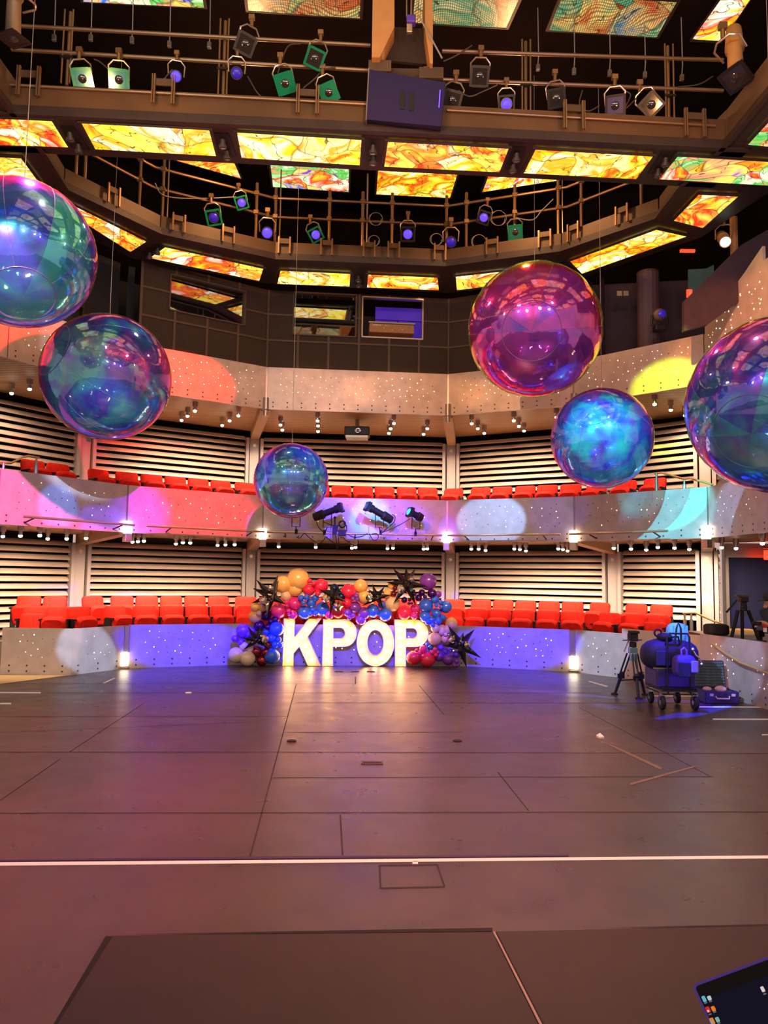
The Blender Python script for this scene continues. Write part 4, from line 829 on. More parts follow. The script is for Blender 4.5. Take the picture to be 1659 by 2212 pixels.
# ================================================================= control booth wall above the upper balcony
def wallh(mb, a, b, z0, z1, holes, d0=0, d1=.08, m=0):
    A, B, t, n, L = seg_frame(a, b); xs = sorted({0, L}|{h[0] for h in holes}|{h[1] for h in holes}); zs = sorted({z0, z1}|{h[2] for h in holes}|{h[3] for h in holes})
    for i in range(len(xs)-1):
        for j in range(len(zs)-1):
            cx, cz = (xs[i]+xs[i+1])/2, (zs[j]+zs[j+1])/2
            if any(h[0] < cx < h[1] and h[2] < cz < h[3] for h in holes): continue
            wbox(mb, A+t*xs[i], A+t*xs[i+1], zs[j], zs[j+1], d0, d1, m)
BP = offset(FP, .07)
def sz(i, px, py):
    a, b = BP[i], BP[i+1]; p = U(px, py, seg=(a, b)); A, B, t, n, L = seg_frame(a, b); return (Vector((p.x, p.y, 0))-A).dot(t), p.z
ZB = 8.05
def hole(i, tl, br): s0, z1 = sz(i, *tl); s1, z0 = sz(i, *br); return (s0, s1, z0, z1)
h1 = hole(2, (367, 590), (529, 705)); h2 = hole(3, (634, 630), (770, 730)); h3 = hole(3, (782, 640), (914, 735)); h4 = hole(4, (1018, 650), (1120, 690))
mb = MB(); s_l = sz(2, 305, 640)[0]
A2, B2, t2, n2_, L2 = seg_frame(BP[2], BP[3])
wallh(mb, A2+t2*s_l, BP[3], ZU1+.01, ZB, [(h1[0]-s_l, h1[1]-s_l, h1[2], h1[3])]); wallh(mb, BP[3], BP[4], ZU1+.01, ZB, [h2, h3]); wallh(mb, BP[4], BP[5], ZU1+.01, ZB, [h4])
def strips(a, b, z0, z1, holes, step=.62, s0=0):
    A, B, t, n, L = seg_frame(a, b); k = max(1, int((L-s0)/step))
    for i in range(k+1):
        s = s0+(L-s0)*i/k; 
        segs = [(z0, z1)]
        for h in holes:
            if h[0]-.03 < s < h[1]+.03: segs = [(z0, h[2]), (h[3], z1)]
        for u, v in segs: wbox(mb, A+t*max(s-.025, 0), A+t*min(s+.025, L), u, v, -.02, .0, 1)
    for z in (z0+.62, z0+1.2):
        s = s0; 
        for h in sorted(holes): 
            if h[2] < z < h[3]: wbox(mb, A+t*s, A+t*h[0], z-.02, z+.02, -.018, .0, 1); s = h[1]
        wbox(mb, A+t*s, A+t*L, z-.02, z+.02, -.018, .0, 1)
strips(BP[2], BP[3], ZU1, ZB, [h1], s0=s_l); strips(BP[3], BP[4], ZU1, ZB, [h2, h3]); strips(BP[4], BP[5], ZU1, ZB, [h4])
struct(mb.obj('wall_booth', [M['booth'], M['booth_strip']]))
gl = glass_pane('booth_glass', (.6, .65, .65), .42)
for k, (i, h, pane) in enumerate([(2, h1, True), (3, h2, True), (3, h3, False), (4, h4, True)]):
    A, B, t, n, L = seg_frame(BP[i], BP[i+1]); mb = MB(); w = .03
    for s0, s1, z0, z1 in ((h[0], h[1], h[3]-w, h[3]), (h[0], h[1], h[2], h[2]+w), (h[0], h[0]+w, h[2], h[3]), (h[1]-w, h[1], h[2], h[3])): wbox(mb, A+t*s0, A+t*s1, z0, z1, -.03, .1)
    o = struct(mb.obj('window_%d' % (k+1), M['booth_strip'] if pane else M['steel']))
    if pane: mb = MB(); wbox(mb, A+t*h[0], A+t*h[1], h[2], h[3], .04, .05); g_ = mb.obj('pane', gl, o)
for i, hs in ((2, [h1]), (3, [h2, h3]), (4, [h4])):
    pass
mb = MB()
for i in (2, 3, 4): wbox(mb, BP[i], BP[i+1], ZU1-.2, ZB, 1.4, 1.45)
wbox(mb, (-4.1, 16.4), (3.6, 17.2), ZU1+.02, ZU1+.06, 0, .3)
struct(mb.obj('wall_booth_inner', M['navy']))
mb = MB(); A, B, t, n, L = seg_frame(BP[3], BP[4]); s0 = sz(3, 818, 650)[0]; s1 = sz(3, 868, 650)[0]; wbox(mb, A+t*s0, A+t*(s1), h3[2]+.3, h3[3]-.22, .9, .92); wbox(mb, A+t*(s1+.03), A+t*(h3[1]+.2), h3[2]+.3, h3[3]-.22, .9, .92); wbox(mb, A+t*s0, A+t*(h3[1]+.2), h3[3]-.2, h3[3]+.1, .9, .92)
struct(mb.obj('trim_14', mat('violet_lit_board', '5a3cb0', .7, emit='3818b8', es=.25)))  # violet light inside the booth, put in as colour and weak emission
def onbooth(i, px, py, d=0): a, b = BP[i], BP[i+1]; A, B, t, n, L = seg_frame(a, b); A2_, B2_ = A+n*d, B+n*d; return U(px, py, seg=(A2_, B2_)), Matrix.Rotation(math.atan2(t.y, t.x), 3, 'Z')
p, R = onbooth(3, 845, 714, .15); r = thing('rack_mixer', p, 'tan audio mixer with rear sockets in the open booth window', 'audio mixer'); mb = MB(); mb.box((0, 0, 0), (1.0, .3, .2), R); mb.obj('case', mat('mixer_brown_lit', '9a6a44', .5, emit='8a4a20', es=.08), r, bevel=.01)  # brownish light on the mixer, put into case colour and faint emission
mb = MB(); mb.box(R @ Vector((0, 0, .12)), (1.04, .34, .03), R); mb.obj('top', M['post'], r); rnd = random.Random(2); mb = MB()
for _ in range(16): mb.box(R @ Vector((rnd.uniform(-.2, .45), -.16, rnd.uniform(-.07, .07))), (rnd.uniform(.02, .05), .02, .03), R)
mb.obj('sockets', M['chrome'], r)
def text(s, p, size, R, m, parent=None, name='lettering'):
    cu = bpy.data.curves.new(name, 'FONT'); cu.body = s; cu.size = size; cu.extrude = .001; cu.align_x = 'LEFT'
    o = bpy.data.objects.new(name, cu); col.objects.link(o); dg = bpy.context.evaluated_depsgraph_get(); me = bpy.data.meshes.new_from_object(o.evaluated_get(dg)); bpy.data.objects.remove(o)
    o = bpy.data.objects.new(name, me); col.objects.link(o); me.materials.clear(); me.materials.append(m); o.parent = parent; o.location = p; o.rotation_euler = R.to_euler(); return o
RX = Matrix.Rotation(math.pi/2, 3, 'X')
text('YAMAHA', R @ Vector((-.44, -.155, .045)), .05, R @ RX, M['white'], r)
p, R = onbooth(3, 694, 705, .3); r = thing('video_monitor_rack', p, 'low dark desk console behind the glazed booth window', 'console'); mb = MB(); mb.box((0, 0, 0), (.98, .3, .14), R); mb.obj('case', M['booth_strip'], r, bevel=.01); mb = MB(); mb.box(R @ Vector((0, -.14, -.02)), (.85, .04, .04), R); mb.obj('keyboard_strip', M['kick'], r)
p, R = onbooth(2, 450, 690, .42); r = thing('booth_desk', p, 'dark desk behind the left booth window', 'desk'); mb = MB(); mb.box((0, 0, 0), (1.4, .4, .05), R); mb.box(R @ Vector((0, .15, -.2)), (1.4, .03, .35), R); mb.obj('desktop', M['booth_strip'], r)
p, R = onbooth(2, 374, 676, .1); r = thing('desk_lectern', p, 'small tan wooden stand at the left booth window corner', 'stand'); mb = MB(); mb.box((0, 0, 0), (.22, .15, .03), R); mb.box((-.03, 0, -.1), (.07, .07, .2), R); mb.obj('stand', M['tan'], r)
# dark side rooms above the upper balcony
mb = MB(); A, B, t, n, L = seg_frame(BP[2], BP[3]); wbox(mb, BP[2], A+t*s_l, ZU1-.1, ZB, .5, .55); A1, B1, t1, n1_, L1 = seg_frame(BP[1], BP[2]); wbox(mb, BP[1], BP[2], ZU1-.1, ZB, .5, .55); wbox(mb, BP[0], BP[1], ZU1-.1, ZB, .5, .55); struct(mb.obj('wall_left', M['navy']))
mb = MB(); A, B, t, n, L = seg_frame(BP[1], BP[2]); wbox(mb, A+t*(L-.9), A+t*(L-.87), ZU1-.1, ZB, .35, .45); wbox(mb, A+t*(L-1.6), A+t*(L-.9), ZU1+.5, ZU1+.52, .3, .33); struct(mb.obj('trim_15', M['dkmetal']))
mb = MB(); A, B, t, n, L = seg_frame(BP[5], BP[6]); wbox(mb, BP[5], (6.6, 15.2), ZU1-.1, ZB, .3, .36); wbox(mb, (6.6, 15.2), (8.2, 13.0), ZU1-.1, ZB, .3, .36); wbox(mb, A+t*.15, A+t*.25, ZU1-.1, ZB, .1, .3); wbox(mb, A+t*.5, A+t*.54, ZU1-.1, ZB, .15, .3); struct(mb.obj('wall_right_upper', M['plum']))
mb = MB(); p, q = U(1400, 640, Y=15.2), U(1400, 480, Y=15.2); mb.cyl((p.x, p.y, 6.2), (p.x, p.y, ZB), .22, n=16); struct(mb.obj('trim_16', mat('round_column_dark', '55404a', .6)))
mb = MB(); P = [U(x, y, Y=12.9) for x, y in [(1480, 705), (1659, 560), (1720, 520), (1720, 395), (1659, 470), (1560, 560), (1500, 600)]]
P = [U(x, y, Y=12.6) for x, y in [(1478, 715), (1530, 700), (1720, 560), (1720, 460), (1600, 530), (1478, 650)]]; n_ = len(P); mb.add(P+[p+Vector((0, .1, 0)) for p in P], [tuple(range(n_)), tuple(range(2*n_-1, n_-1, -1))]+[(i, n_+i, n_+(i+1) % n_, (i+1) % n_) for i in range(n_)]); struct(mb.obj('trim_17', M['plum']))
for px, lab in ((1338, 'left'), (1352, 'right')):
    p = U(px, 634, Y=14.9); mb = MB(); mb.box(p, (.1, .02, .1)); tag(mb.obj('wall_switch', M['post'], origin=p), lab+' of two pale switch plates on the dark right wall', 'switch plate')
p = U(1509, 615, Y=14.6); mb = MB(); q = [U(*z, Y=14.6) for z in [(1487, 582), (1525, 580), (1542, 572), (1542, 640), (1520, 652), (1487, 652)]]; mb.add(q+[v+Vector((0, .03, 0)) for v in q], [tuple(range(6)), tuple(range(11, 5, -1))]+[(i, 6+i, 6+(i+1) % 6, (i+1) % 6) for i in range(6)]); tag(mb.obj('wall_board', mat('teal_glow_board', '3c5654', .5, emit='2c4644', es=.12), origin=p), 'dim teal board on the dark wall at the right', 'board')  # weak teal glow put into the board material
p = U(1489, 634, Y=14.5); mb = MB(); mb.box(p, (.1, .04, .15)); o = tag(mb.obj('fire_alarm', M['exit'], origin=p), 'small red alarm box beside the teal board', 'alarm box'); mb = MB(); mb.box((0, -.03, .0), (.02, .01, .1)); mb.box((0, -.03, .05), (.05, .01, .02)); mb.obj('pull_handle', M['white'], o)
p = U(1485, 542, Y=14.4); mb = MB(); mb.box(p, (.28, .05, .05)); tag(mb.obj('red_sign_lamp', M['exit'], origin=p), 'thin glowing red sign strip high on the right wall', 'sign')
p = U(1656, 1199, Y=15.6); r = thing('exit_sign', p, 'glowing red exit sign over the dark doorway at the right edge', 'exit sign'); mb = MB(); mb.box((.12, 0, 0), (.34, .06, .19)); mb.obj('sign_face', M['exit'], r, bevel=.01); mb = MB(); mb.cyl((-.08, 0, .16), (.2, 0, .16), .03, n=8); mb.obj('bracket', M['steel'], r)
text('EXIT', Vector((-.02, -.032, -.05)), .15, RX, M['white'], r)
# ================================================================= inflatable bubbles
def bubble(px, py, rpx, Y, top, lab, hue, spread, axis, refl=.4, sc=(1, 1, 1)):
    c = U(px, py, Y=Y); r_ = rpx/F*(c-CAM).length; r = thing('inflatable_bubble', c, lab, 'inflatable ball', 'iridescent hanging bubbles')
    q = Vector(axis).to_track_quat('Z', 'Y'); Rm = q.to_matrix()
    mb = MB(); n, k = 60, 30; rs = []
    for i in range(1, k):
        t = math.pi*i/k; ring = []
        for j in range(n):
            a = 2*math.pi*j/n; w = 1-.012*math.exp(-((math.sin(5*a))/.12)**2)*math.sin(t)
            ring.append((math.sin(t)*math.cos(a)*w, math.sin(t)*math.sin(a)*w, math.cos(t)*(1 if abs(math.cos(t)) < .93 else .985)))
        rs.append([Vector(p)*r_ for p in ring])
    mb.rings(rs)
    o = mb.obj('skin', film('iridescent_film', hue, spread, refl), r, smooth=True); o.rotation_mode = 'QUATERNION'; o.rotation_quaternion = q
    mb = MB(); m = 1.003
    for s in (1, -1):
        t0 = .42; mb.tube([Vector((math.sin(t0)*math.cos(a), math.sin(t0)*math.sin(a), s*math.cos(t0)))*r_*m for a in [math.pi*i/18 for i in range(36)]], .0035, 5, closed=True)
    for g in range(10):
        a = 2*math.pi*g/10; mb.tube([Vector((math.sin(t)*math.cos(a), math.sin(t)*math.sin(a), math.cos(t)))*r_*(m-.012*math.sin(t)) for t in [.42+(math.pi-.84)*i/20 for i in range(21)]], .0025, 4)
    o = mb.obj('seams', M['seamm'], r, smooth=True); o.rotation_mode = 'QUATERNION'; o.rotation_quaternion = q
    up = Vector((0, 0, top-c.z)); mb = MB(); mb.cyl((0, 0, r_*.99), (0, 0, r_+.1), .012, .006, n=8); mb.lathe((0, 0, r_*.985), (0, 0, 1), [(0, .04), (.012, .035), (.03, .012), (.032, .001)], 10); mb.obj('valve', M['chrome'], r, smooth=True)
    mb = MB(); mb.cyl((0, 0, r_+.1), up, .0045, n=6); mb.obj('hanging_cord', M['string'], r)
    return c, r_
M['seamm'] = mat('seam_weld', '6a6080', .3, .2)
bubble(44, 548, 136, 9.4, CZ, 'blue and cyan iridescent bubble cut by the left edge', .44, .3, (.3, -.5, -.8), .55)
bubble(231, 815, 126, 12.4, CZ, 'clear iridescent bubble with violet and teal, below the blue one', .52, .8, (-.5, -.6, .2), .28)
bubble(629, 1038, 80, 14.0, CZ, 'smallest iridescent bubble, teal-centred, hanging left of the middle spotlights', .44, .35, (.1, -.3, -1), .52)
bubble(1155, 713, 138, 12.8, CZ, 'magenta and violet iridescent bubble before the upper right balcony', .70, .35, (-.25, -1, -.35), .45)
bubble(1300, 947, 104, 13.0, CZ, 'dark teal and violet iridescent bubble under the magenta one', .52, .7, (-.4, -.8, .5), .3)
bubble(1682, 875, 169, 9.2, CZ, 'violet and blue iridescent bubble cut by the right edge', .5, .45, (-.6, -.6, -.45), .48)
# ================================================================= marquee letters
LA, LB = U(612, 1438.3, z=0), U(922, 1440, z=0); LA.z = LB.z = 0
LT = (LB-LA).normalized(); LN_ = Vector((-LT.y, LT.x, 0)); LSEG = ((LA.x, LA.y), (LB.x, LB.y))
def lp(x, y, right=False, d=0.):
    px, py = (760 if right else 490)+x/5.7207, 1220+y/5.7207
    a, b = LA+LN_*d, LB+LN_*d; return U(px, py, seg=(a, b))
def ls(x, y, right=False): p = lp(x, y, right); return (p-LA).dot(LT), p.z
def arc(cx, cy, rx, ry, a0, a1, n=18): return [(cx+rx*math.cos(math.radians(a0+(a1-a0)*i/n)), cy-ry*math.sin(math.radians(a0+(a1-a0)*i/n))) for i in range(n+1)]
def letter(outl, hole, bulbs, right, lab, ch):
    P = [ls(*p, right) for p in outl]; zmin = min(p[1] for p in P); P = [(s, max(z-zmin, 0)) for s, z in P]
    Hh = [(ls(*p, right)[0], ls(*p, right)[1]-zmin) for p in hole] if hole else None
    cs = sum(p[0] for p in P)/len(P); org = LA+LT*cs; r = thing('marquee_letter', org, lab, 'light-up letter', 'glowing letters on the stage', (0, 0, math.atan2(LT.y, LT.x)))
    def extr(name, D, off, m, mats, bev=0):
        cu = bpy.data.curves.new(name, 'CURVE'); cu.dimensions = '2D'; cu.fill_mode = 'BOTH'; cu.extrude = D/2; cu.bevel_depth = bev
        for poly in ([P, Hh] if Hh else [P]):
            s = cu.splines.new('POLY'); s.points.add(len(poly)-1); s.use_cyclic_u = True
            for i, p in enumerate(poly): s.points[i].co = (p[0]-cs, p[1], 0, 1)
        o = bpy.data.objects.new(name, cu); col.objects.link(o); dg = bpy.context.evaluated_depsgraph_get(); me = bpy.data.meshes.new_from_object(o.evaluated_get(dg)); bpy.data.objects.remove(o)
        me.transform(Matrix.Rotation(math.pi/2, 4, 'X')); me.transform(Matrix.Translation((0, off, 0)))
        me.materials.clear(); me.materials.append(mats); o = bpy.data.objects.new(name, me); col.objects.link(o); o.parent = r; return o
    extr('letter_box', .09, .05, 0, M['ivory'])
    mb = MB()
    for poly in ([P, Hh] if Hh else [P]):
        n = len(poly); v = []; cx = 0
        # a thin return standing proud of the face all the way round
        A_ = []; 
        area = sum(poly[i][0]*poly[(i+1) % n][1]-poly[(i+1) % n][0]*poly[i][1] for i in range(n)); sg = 1 if area > 0 else -1
        if poly is Hh: sg = -sg
        inn_ = []
        for i in range(n):
            p0, p1, p2 = Vector(poly[i-1]), Vector(poly[i]), Vector(poly[(i+1) % n]); d1 = (p1-p0).normalized(); d2 = (p2-p1).normalized()
            nn = Vector((-(d1.y+d2.y), d1.x+d2.x)); nn = nn.normalized() if nn.length > 1e-4 else Vector((-d1.y, d1.x)); k = .012/max(.45, nn.dot(Vector((-d1.y, d1.x)))); inn_.append(p1+nn*k*sg)
        o3 = [(p[0]-cs, -.045, p[1]) for p in poly]; i3 = [(p.x-cs, -.045, p.y) for p in inn_]; o4_ = [(p[0]-cs, .005, p[1]) for p in poly]; i4 = [(p.x-cs, .0, p.y) for p in inn_]
        f = []
        for i in range(n): j = (i+1) % n; f += [(i, j, n+j, n+i), (i, 2*n+i, 2*n+j, j), (n+i, n+j, 3*n+j, 3*n+i)]
        mb.add(o3+i3+o4_+i4, f)
    mb.obj('rim', M['white'], r)
    for b_ in bulbs:
        s, z = ls(*b_, right); z -= zmin; mb = MB(); mb.sphere((s-cs, -.03, z), .036, 12, sc=(1, .85, 1)); mb.obj('bulb', M['bulb'], r, smooth=True)
    return org
letter([(705, 662), (845, 662), (838, 885), (1010, 662), (1168, 662), (1005, 885), (1168, 1247), (1000, 1247), (895, 1015), (830, 1095), (830, 1247), (685, 1247)], None,
       [(785, 725), (775, 830), (770, 910), (775, 995), (765, 1085), (760, 1185), (1055, 730), (985, 810), (920, 890), (855, 965), (970, 1000), (1010, 1085), (1045, 1180)], False, 'glowing white marquee letter K with round bulbs', 'K')
letter([(1190, 668), (1450, 668)]+arc(1445, 839, 163, 171, 88, -88, 16)+[(1315, 1010), (1315, 1247), (1172, 1247)], [(1320, 775), (1400, 775)]+arc(1402, 838, 53, 62, 85, -85, 8)+[(1320, 900)],
       [(1255, 725), (1250, 815), (1245, 905), (1245, 990), (1240, 1090), (1240, 1180), (1375, 715), (1480, 755), (1540, 835), (1500, 930), (1375, 950)], False, 'glowing white marquee letter P standing between K and O', 'P')
letter(arc(290, 962, 235, 290, 0, 350, 35), arc(290, 957, 95, 152, 0, 350, 35), [(285, 740), (385, 770), (440, 850), (450, 960), (430, 1070), (375, 1155), (285, 1185), (175, 1155), (130, 1060), (115, 950), (140, 850), (190, 775)], True, 'glowing white marquee letter O with blue wall in its middle', 'O')
letter([(527, 678), (790, 678)]+arc(780, 848, 165, 170, 88, -88, 16)+[(668, 1018), (668, 1258), (527, 1258)], [(670, 787), (745, 787)]+arc(747, 846, 53, 59, 85, -85, 8)+[(670, 905)],
       [(600, 735), (598, 820), (598, 910), (598, 1010), (600, 1100), (600, 1190), (715, 740), (825, 765), (870, 850), (830, 935), (715, 955)], True, 'glowing white marquee letter P, rightmost of the four letters', 'P')
# ================================================================= balloons
def bmat(n, c, chrome=False): return mat('balloon_'+n, c, .22 if not chrome else .18, .85 if chrome else 0, coat=.6 if not chrome else 0)
BM = {'peach': bmat('peach', 'f0b868'), 'pale peach': bmat('pale', 'dcb590'), 'cream': bmat('cream', 'e6cfa4'), 'red-pink': bmat('redpink', 'ee2350'), 'magenta': bmat('magenta', 'd02688'), 'blue': bmat('blue', '3060e4'), 'purple': bmat('purple', '7c36a8'),
      'dark metallic blue': bmat('chblue', '24406e', True), 'metallic violet': bmat('chviolet', '5a2a86', True), 'metallic maroon': bmat('chmaroon', 'a03a44', True), 'teal': bmat('chteal', '4a88a0', True)}
BL_ = [('left top', False, 'peach', [(880, 180, 140), (695, 240, 105), (845, 300, 90), (350, 640, 80), (350, 520, 60), (440, 520, 60)]), ('left top', False, 'pale peach', [(730, 385, 65), (395, 600, 35)]),
 ('left top', False, 'red-pink', [(1015, 310, 75), (1165, 260, 88), (1025, 200, 30), (1075, 235, 30), (1120, 310, 38), (1125, 350, 35), (1375, 580, 78), (1505, 330, 95), (1480, 470, 70)]),
 ('left top', False, 'magenta', [(637, 572, 95), (845, 480, 82), (740, 465, 28), (740, 505, 25), (765, 570, 30), (812, 580, 22), (765, 612, 20), (815, 620, 60), (1265, 620, 55)]),
 ('left top', False, 'blue', [(915, 410, 38), (985, 400, 36), (1045, 470, 62), (1095, 410, 45), (950, 470, 32), (960, 590, 85), (1180, 550, 90), (1060, 555, 32), (1030, 605, 33), (1095, 598, 33)]),
 ('left top', False, 'dark metallic blue', [(1330, 290, 55), (1415, 395, 52), (1255, 355, 45)]), ('middle', False, 'purple', [(1585, 525, 73), (1600, 385, 35), (1615, 425, 32), (1558, 420, 28), (1490, 590, 50), (1560, 625, 30), (1515, 655, 28)]),
 ('left side', False, 'metallic violet', [(480, 620, 72), (400, 755, 68), (510, 770, 45), (600, 680, 48), (545, 700, 40)]), ('left side', False, 'blue', [(615, 795, 90), (487, 835, 40), (550, 905, 55), (637, 925, 38), (660, 995, 32), (595, 985, 45), (560, 1130, 95)]),
 ('left foot', False, 'purple', [(205, 815, 88), (100, 910, 45), (180, 955, 50), (310, 820, 40), (265, 860, 35), (245, 920, 30)]), ('left foot', False, 'cream', [(115, 1115, 95), (255, 1175, 95), (215, 1000, 58), (145, 1095, 42), (290, 1040, 45)]),
 ('left foot', False, 'metallic maroon', [(365, 1070, 68), (485, 1080, 55), (435, 1190, 68), (505, 990, 45)]),
 ('middle', True, 'purple', [(150, 600, 80), (110, 680, 68)]), ('middle', True, 'peach', [(110, 265, 88), (150, 400, 85)]), ('right top', True, 'peach', [(500, 250, 55), (440, 350, 50)]), ('right top', True, 'pale peach', [(500, 480, 100)]),
 ('middle', True, 'blue', [(260, 570, 85), (415, 615, 85), (370, 490, 50)]), ('right top', True, 'red-pink', [(650, 590, 88)]), ('right top', True, 'magenta', [(785, 545, 62), (770, 630, 45)]), ('right top', True, 'metallic maroon', [(515, 360, 42), (535, 290, 35)]),
 ('right top', True, 'purple', [(943, 208, 108), (1065, 365, 45)]), ('right top', True, 'metallic violet', [(990, 355, 58), (865, 345, 42), (825, 410, 45), (905, 395, 25), (770, 360, 28), (715, 435, 22), (650, 435, 40), (705, 478, 20), (765, 325, 20), (740, 475, 18)]),
 ('right top', True, 'blue', [(918, 508, 90), (1025, 430, 52), (1095, 465, 30), (1045, 500, 30), (1100, 522, 25), (1160, 520, 78), (1045, 600, 65), (905, 640, 72), (985, 680, 38), (940, 710, 35), (997, 742, 32), (1070, 690, 50), (1130, 655, 40)]),
 ('right side', True, 'peach', [(1230, 725, 78), (1025, 915, 82), (1115, 800, 62), (1180, 800, 60), (1150, 915, 50)]), ('right side', True, 'pale peach', [(1030, 785, 55), (1110, 830, 42), (1160, 860, 25)]),
 ('right foot', True, 'red-pink', [(762, 1150, 88), (935, 1180, 95), (880, 1045, 50), (800, 1060, 22), (835, 1095, 30), (815, 1125, 25), (990, 1080, 30), (1030, 1045, 28), (1035, 1115, 28), (1062, 1080, 22)]),
 ('right foot', True, 'blue', [(935, 985, 25)]), ('right foot', True, 'teal', [(975, 1025, 38)]), ('right foot', True, 'purple', [(1190, 1165, 75), (1075, 1130, 65), (1100, 1020, 40), (1160, 1065, 38), (1220, 1060, 25), (1295, 1105, 48), (1298, 1190, 32), (1270, 1240, 28), (1310, 1240, 25)])]
WHERE = {'left top': 'in the upper left of the garland', 'left side': 'left of the letter K', 'left foot': 'at the left foot of the garland', 'middle': 'over the middle letters', 'right top': 'in the upper right of the garland', 'right side': 'beside the last letter P', 'right foot': 'at the right foot of the garland'}
bproto = {}
rnd = random.Random(3); DM = 15.6/F/5.7207
for where, right, colr, L_ in BL_:
    for x, y, rr in L_:
        r_ = rr*DM*1.0; z = lp(x, y, right).z
        size = 'big' if rr > 60 else ('small' if rr < 36 else 'medium')
        if z > .85+r_*.3: d = -.04 if rr > 60 else (-.12 if rr > 36 else -.24)
        else: d = -r_-.01 if rr > 60 else (-.16 if rr > 36 else -.25)
        if where in ('right top', 'left top', 'middle') and rr > 36: d -= rnd.uniform(0, .08)
        c = lp(x, y, right, d); c.z = max(c.z, r_*1.04)
        key = (colr,)
        grp = 'balloons of the garland'
        lab = '{o} %s %s balloon from the left %s' % (size, colr, WHERE[where])
        if key not in bproto:
            mb = MB(); mb.lathe((0, 0, 0), (0, 0, 1), [(0, .001)], 3) if False else None
            n = 20; R0 = []
            for i in range(1, 14):
                t = math.pi*i/14; s = 1+.07*max(0, -math.cos(t))**2; R0.append([(math.sin(t)*math.cos(a)*(1-.04*max(0, -math.cos(t))), math.sin(t)*math.sin(a)*(1-.04*max(0, -math.cos(t))), math.cos(t)*s) for a in [2*math.pi*j/n for j in range(n)]])
            mb.rings(R0); mb.cyl((0, 0, -1.05), (0, 0, -1.14), .03, .09, n=8)
            o = mb.obj('balloon', BM[colr], smooth=True); bproto[key] = o.data; 
        else: o = bpy.data.objects.new('balloon', bproto[key]); col.objects.link(o)
        tag(o, lab, 'balloon', grp); o.location = c; o.scale = (r_, r_, r_)
        # knots point away from the viewer, into the garland
        o.rotation_euler = Euler((math.radians(rnd.uniform(-115, -70)), rnd.uniform(-.4, .4), rnd.uniform(-.8, .8)))
# black star balloons: a spike towards every tip the photo shows, and a few towards the viewer
M['star'] = mat('star_foil', '1e130f', .16, .35, coat=1)
def star(cx, cy, tips, right, lab, d=-.33):
    c = lp(cx, cy, right, d); mb = MB(); rnd = random.Random(cx); T_ = []
    for x, y in tips: T_.append(lp(x, y, right, d+rnd.uniform(-.06, .06))-c)
    R_ = sum(t.length for t in T_)/len(T_)
    for _ in range(3): T_.append(Vector((rnd.uniform(-.5, .5), -1, rnd.uniform(-.5, .5))).normalized()*R_*.6)
    for t in T_:
        x, y, dd = basis(t); L_ = t.length; w = R_*.22
        mb.rings([[dd*h*L_+(x*math.cos(a)+y*math.sin(a))*w*k for a in [math.pi*i/3 for i in range(6)]] for h, k in ((0, .7), (.22, 1), (.5, .62), (.8, .25), (1, .02))])
    mb.sphere((0, 0, 0), R_*.2, 10)
    o = mb.obj('star_balloon', M['star'], smooth=True, bang=25); o.location = c; tag(o, lab, 'star balloon', 'black star balloons')
star(545, 385, [(360, 180), (640, 195), (320, 290), (300, 478), (495, 658), (735, 492), (635, 125)], False, 'black spiky star balloon at the upper left of the garland')
star(375, 925, [(255, 765), (415, 765), (190, 905), (200, 1055), (525, 1030), (470, 880)], False, 'black spiky star balloon at the lower left above the maroon balloons')
star(1320, 385, [(1130, 300), (1420, 280), (1150, 510), (1270, 635), (1490, 462), (1165, 400), (1300, 240)], False, 'black spiky star balloon above the first letter P')
star(310, 400, [(250, 235), (405, 270), (205, 305), (120, 515), (390, 540), (480, 372)], True, 'black spiky star balloon above the letter O')
star(680, 240, [(505, 40), (670, 25), (785, 45), (420, 215), (515, 475), (795, 512), (935, 265), (590, 130)], True, 'largest black spiky star balloon, topmost at the upper right')
star(1335, 990, [(1190, 745), (1515, 800), (1120, 998), (1600, 1152), (1420, 1275), (1378, 840)], True, 'black spiky star balloon at the lower right of the garland')
M['crystal'] = mat('crystal_foil', 'e8d8c0', .12, 1)
def crystal(cx, cy, rr, right, lab):
    c = lp(cx, cy, right, -.45); r_ = rr*DM; mb = MB(); import bmesh
    bm = bmesh.new(); bmesh.ops.create_icosphere(bm, subdivisions=2, radius=1); rnd = random.Random(cx)
    for v in bm.verts: v.co *= rnd.uniform(.85, 1.06)
    mb.add([v.co*r_ for v in bm.verts], [tuple(v.index for v in f.verts) for f in bm.faces]); bm.free()
    o = mb.obj('crystal_ball_balloon', M['crystal']); o.location = c; tag(o, lab, 'crystal balloon', 'faceted foil balloons')
for a in [(540, 290, 38, False, 'small faceted foil ball on the upper left star'), (465, 445, 65, False, 'violet-tinted faceted foil ball left under the upper left star'), (1225, 415, 55, False, 'faceted gold foil ball left of the star above the first P'), (1375, 510, 65, False, 'large faceted foil ball right under the star above the first P'), (468, 915, 52, False, 'faceted foil ball at the lower left star'),
          (215, 410, 48, True, 'faceted foil ball at the star above the letter O'), (610, 300, 62, True, 'gold faceted foil ball on the topmost star'), (735, 180, 38, True, 'small silver faceted foil ball on the topmost star'), (1225, 925, 52, True, 'square-looking faceted foil ball beside the lower right star'), (1415, 990, 50, True, 'gold faceted foil ball on the lower right star')]: crystal(*a)
